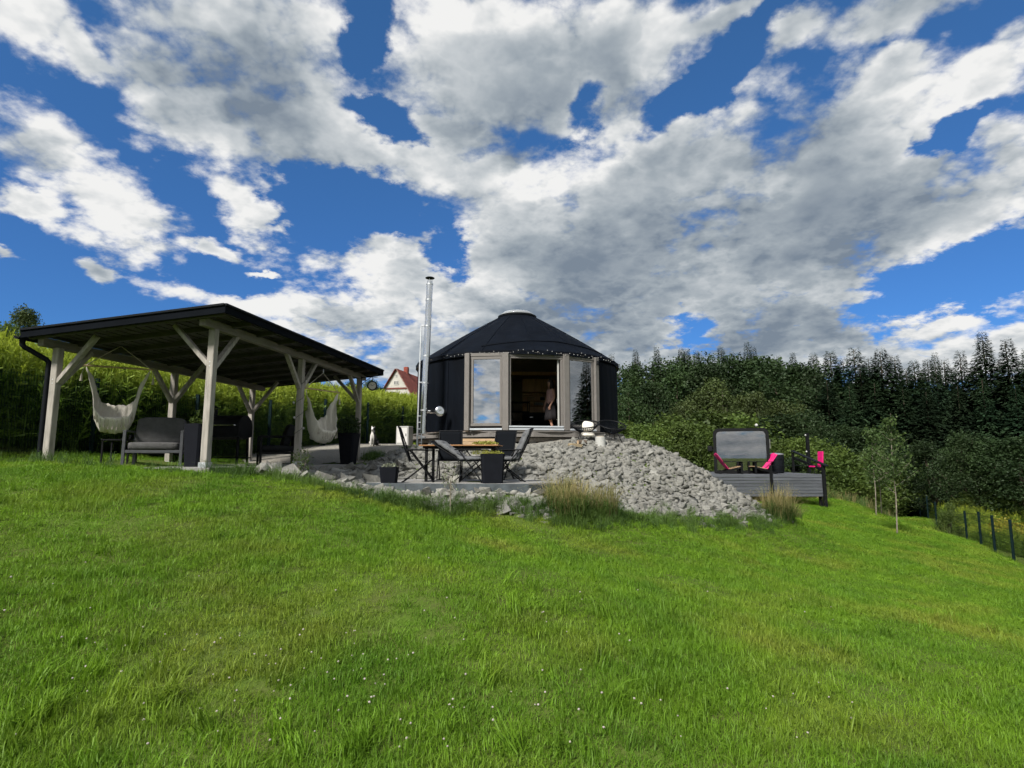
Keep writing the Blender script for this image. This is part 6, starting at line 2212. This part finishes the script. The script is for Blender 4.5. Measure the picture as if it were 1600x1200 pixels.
def dog_coat():
    m = bpy.data.materials.new('black_and_white_coat'); m.use_nodes = True
    N, L = m.node_tree.nodes, m.node_tree.links; b = N['Principled BSDF']; b.inputs['Roughness'].default_value = .9
    tc = N.new('ShaderNodeTexCoord'); sp = N.new('ShaderNodeSeparateXYZ'); L.new(tc.outputs['Object'], sp.inputs[0])
    n = N.new('ShaderNodeTexNoise'); n.inputs['Scale'].default_value = 9; L.new(tc.outputs['Object'], n.inputs['Vector'])
    a = N.new('ShaderNodeMath'); a.operation = 'MULTIPLY_ADD'; L.new(n.outputs[0], a.inputs[0]); a.inputs[1].default_value = .10; a.inputs[2].default_value = -.05
    ad = N.new('ShaderNodeMath'); L.new(sp.outputs['X'], ad.inputs[0]); L.new(a.outputs[0], ad.inputs[1])
    mr = N.new('ShaderNodeMapRange'); mr.inputs['From Min'].default_value = .025; mr.inputs['From Max'].default_value = .045; L.new(ad.outputs[0], mr.inputs['Value'])
    mx = N.new('ShaderNodeMix'); mx.data_type = 'RGBA'; mx.inputs[6].default_value = (.62, .60, .56, 1); mx.inputs[7].default_value = (.012, .012, .012, 1)
    L.new(mr.outputs[0], mx.inputs[0]); L.new(mx.outputs[2], b.inputs['Base Color'])
    return m


def dog():
    p = at(583, 698, 17.8); z = h1(p.x, p.y) + .03
    r = thing('sitting_dog', (p.x, p.y, z), 'black and white dog sitting on the gravel before the meadow', 'dog', R(-8))
    J = [(0, .14, .12, .085), (0, .08, .20, .085), (0, 0, .30, .085), (0, -.03, .38, .070), (0, -.03, .45, .048), (0, -.05, .52, .055), (0, -.11, .515, .036), (0, -.17, .50, .024),     # pelvis .. nose 0-7
         (.06, -.03, .30, .038), (.055, -.06, .16, .026), (.05, -.07, .03, .024), (.05, -.11, .015, .022),      # front leg 8-11
         (-.06, -.03, .30, .038), (-.055, -.06, .16, .026), (-.05, -.07, .03, .024), (-.05, -.11, .015, .022),  # 12-15
         (.09, .13, .11, .06), (.12, .02, .13, .04), (.11, .10, .03, .026), (.11, .0, .02, .022),               # hind leg 16-19
         (-.09, .13, .11, .06), (-.12, .02, .13, .04), (-.11, .10, .03, .026), (-.11, .0, .02, .022),           # 20-23
         (.01, .24, .05, .028), (.05, .34, .04, .020), (.12, .38, .05, .010),                                   # tail 24-26
         (.035, -.035, .565, .022), (.05, -.03, .625, .010), (-.035, -.035, .565, .022), (-.05, -.03, .625, .010)]   # ears 27-30
    E = [(0, 1), (1, 2), (2, 3), (3, 4), (4, 5), (5, 6), (6, 7), (2, 8), (8, 9), (9, 10), (10, 11), (2, 12), (12, 13), (13, 14), (14, 15), (0, 16), (16, 17), (17, 18), (18, 19), (0, 20), (20, 21), (21, 22), (22, 23), (0, 24), (24, 25), (25, 26), (5, 27), (27, 28), (5, 29), (29, 30)]
    skin_body('body', J, E, dog_coat(), r)
    mb = MB(); mb.lathe([(.002, -.012), (.012, -.006), (.014, 0), (.01, .008), (.002, .012)], 8, (0, -.19, .505)); mb.build('nose', M['black'], r, smooth='all')
    for s in (-1, 1):
        mb = MB(); mb.lathe([(.001, -.007), (.006, -.004), (.007, 0), (.006, .004), (.001, .007)], 8, (s * .026, -.095, .535)); mb.build('eye', M['black'], r, smooth='all')


def person():
    p = at(860, 640, 18.6)
    r = thing('person', (p.x, p.y, YC.z), 'person in pale print top and dark skirt walking inside the yurt doorway', 'person', R(-62))
    J = [(0, 0, .92, .125, .095), (0, -.01, 1.06, .105, .085), (0, 0, 1.22, .125, .09), (0, .01, 1.36, .115, .075), (0, 0, 1.43, .055, .05), (0, -.01, 1.50, .05, .05), (0, -.02, 1.57, .075, .085), (0, -.02, 1.66, .07, .08),   # 0-7
         (.16, .01, 1.37, .052), (.21, .03, 1.12, .040), (.19, -.10, .90, .030), (.185, -.14, .82, .026),
         (-.16, .01, 1.37, .052), (-.22, .02, 1.12, .040), (-.24, -.06, .90, .030), (-.24, -.09, .82, .026),
         (.085, 0, .86, .085), (.095, -.06, .48, .056), (.095, .02, .10, .036), (.095, .03, .045, .036), (.10, -.12, .03, .030),
         (-.085, 0, .86, .085), (-.095, .02, .48, .056), (-.09, .16, .12, .036), (-.09, .19, .06, .036), (-.095, .06, .03, .030)]
    E = [(0, 1), (1, 2), (2, 3), (3, 4), (4, 5), (5, 6), (6, 7), (3, 8), (8, 9), (9, 10), (10, 11), (3, 12), (12, 13), (13, 14), (14, 15), (0, 16), (16, 17), (17, 18), (18, 19), (19, 20), (0, 21), (21, 22), (22, 23), (23, 24), (24, 25)]
    # fingers and thumbs
    for hand, wrist, s in ((11, (.185, -.14, .82), 1), (15, (-.24, -.09, .82), -1)):
        for k in range(4):
            o = len(J); L_ = (.055, .065, .062, .048)[k]
            y = wrist[1] - .026 + .018 * k
            J += [(wrist[0], y, wrist[2] - .045, .0095), (wrist[0] - s * .006, y - .004, wrist[2] - .045 - L_ * .55, .009), (wrist[0] - s * .016, y - .006, wrist[2] - .045 - L_, .0075)]
            E += [(hand, o), (o, o + 1), (o + 1, o + 2)]
        o = len(J)
        J += [(wrist[0] - s * .008, wrist[1] - .035, wrist[2] - .02, .010), (wrist[0] - s * .016, wrist[1] - .052, wrist[2] - .055, .008)]
        E += [(hand, o), (o, o + 1)]
    skin_body('body', J, E, M['skin'], r)

    def shell(name, prof, mat, n=28):
        mb = MB(); V, Fc = [], []
        for cx, cy, z, rx, ry in prof:
            for k in range(n):
                a = 6.283 * k / n; w = 1 + .05 * math.sin(a * 7) * (1 if name == 'skirt' else .3)
                V.append((cx + rx * w * math.cos(a), cy + ry * w * math.sin(a), z))
        for i in range(len(prof) - 1):
            for k in range(n):
                Fc.append([i * n + k, i * n + (k + 1) % n, (i + 1) * n + (k + 1) % n, (i + 1) * n + k])
        mb.add(V, Fc); mb.build(name, mat, r, smooth='all', solid=.008)
    shell('top', [(0, -.005, .90, .160, .125), (0, -.008, 1.05, .138, .108), (0, 0, 1.2, .155, .118), (0, .005, 1.32, .165, .105), (0, .005, 1.40, .135, .085)], M['top_cloth'])
    shell('skirt', [(0, 0, .99, .145, .115), (0, 0, .86, .185, .145), (0, .01, .60, .215, .19), (0, .03, .40, .235, .225)], M['skirt_cloth'])
    mb = MB()

    def hair(u, v):
        a = 2 * math.pi * u; t = v
        z = 1.775 - .46 * t; rr_ = math.sin(math.pi * min(.5, t * 1.3 + .02)) * .098 - .02 * max(0, t - .5)
        f = 1.0 if math.sin(a) > -.35 else max(.55, 1 - 1.2 * min(t, .45))
        return (rr_ * math.cos(a) * 1.0 + .004 * math.sin(a * 11), -.005 + rr_ * math.sin(a) * 1.08 * f + .012, z)
    mb.grid(hair, 28, 12, wrap=True); mb.build('hair', M['hair'], r, smooth='all', solid=.01)
    mb = MB(); mb.lathe([(.002, -.016), (.010, -.006), (.008, .012), (.002, .03)], 8, (0, -.108, 1.60)); mb.build('nose', M['skin'], r, smooth='all')
    mb = MB(); mb.box((0, -.098, 1.555), (.040, .012, .010), ch=.003); mb.build('mouth', M['top_cloth'], r)
    for s in (-1, 1):
        mb = MB(); mb.lathe([(.001, -.009), (.009, -.005), (.011, 0), (.009, .005), (.001, .009)], 8, (s * .030, -.094, 1.63)); mb.build('eye', M['white'], r, smooth='all')
        mb = MB(); mb.lathe([(.004, -.028), (.014, -.01), (.016, .01), (.006, .03)], 8, (s * .076, -.01, 1.61)); mb.build('ear', M['skin'], r, smooth='all')


dog()
person()
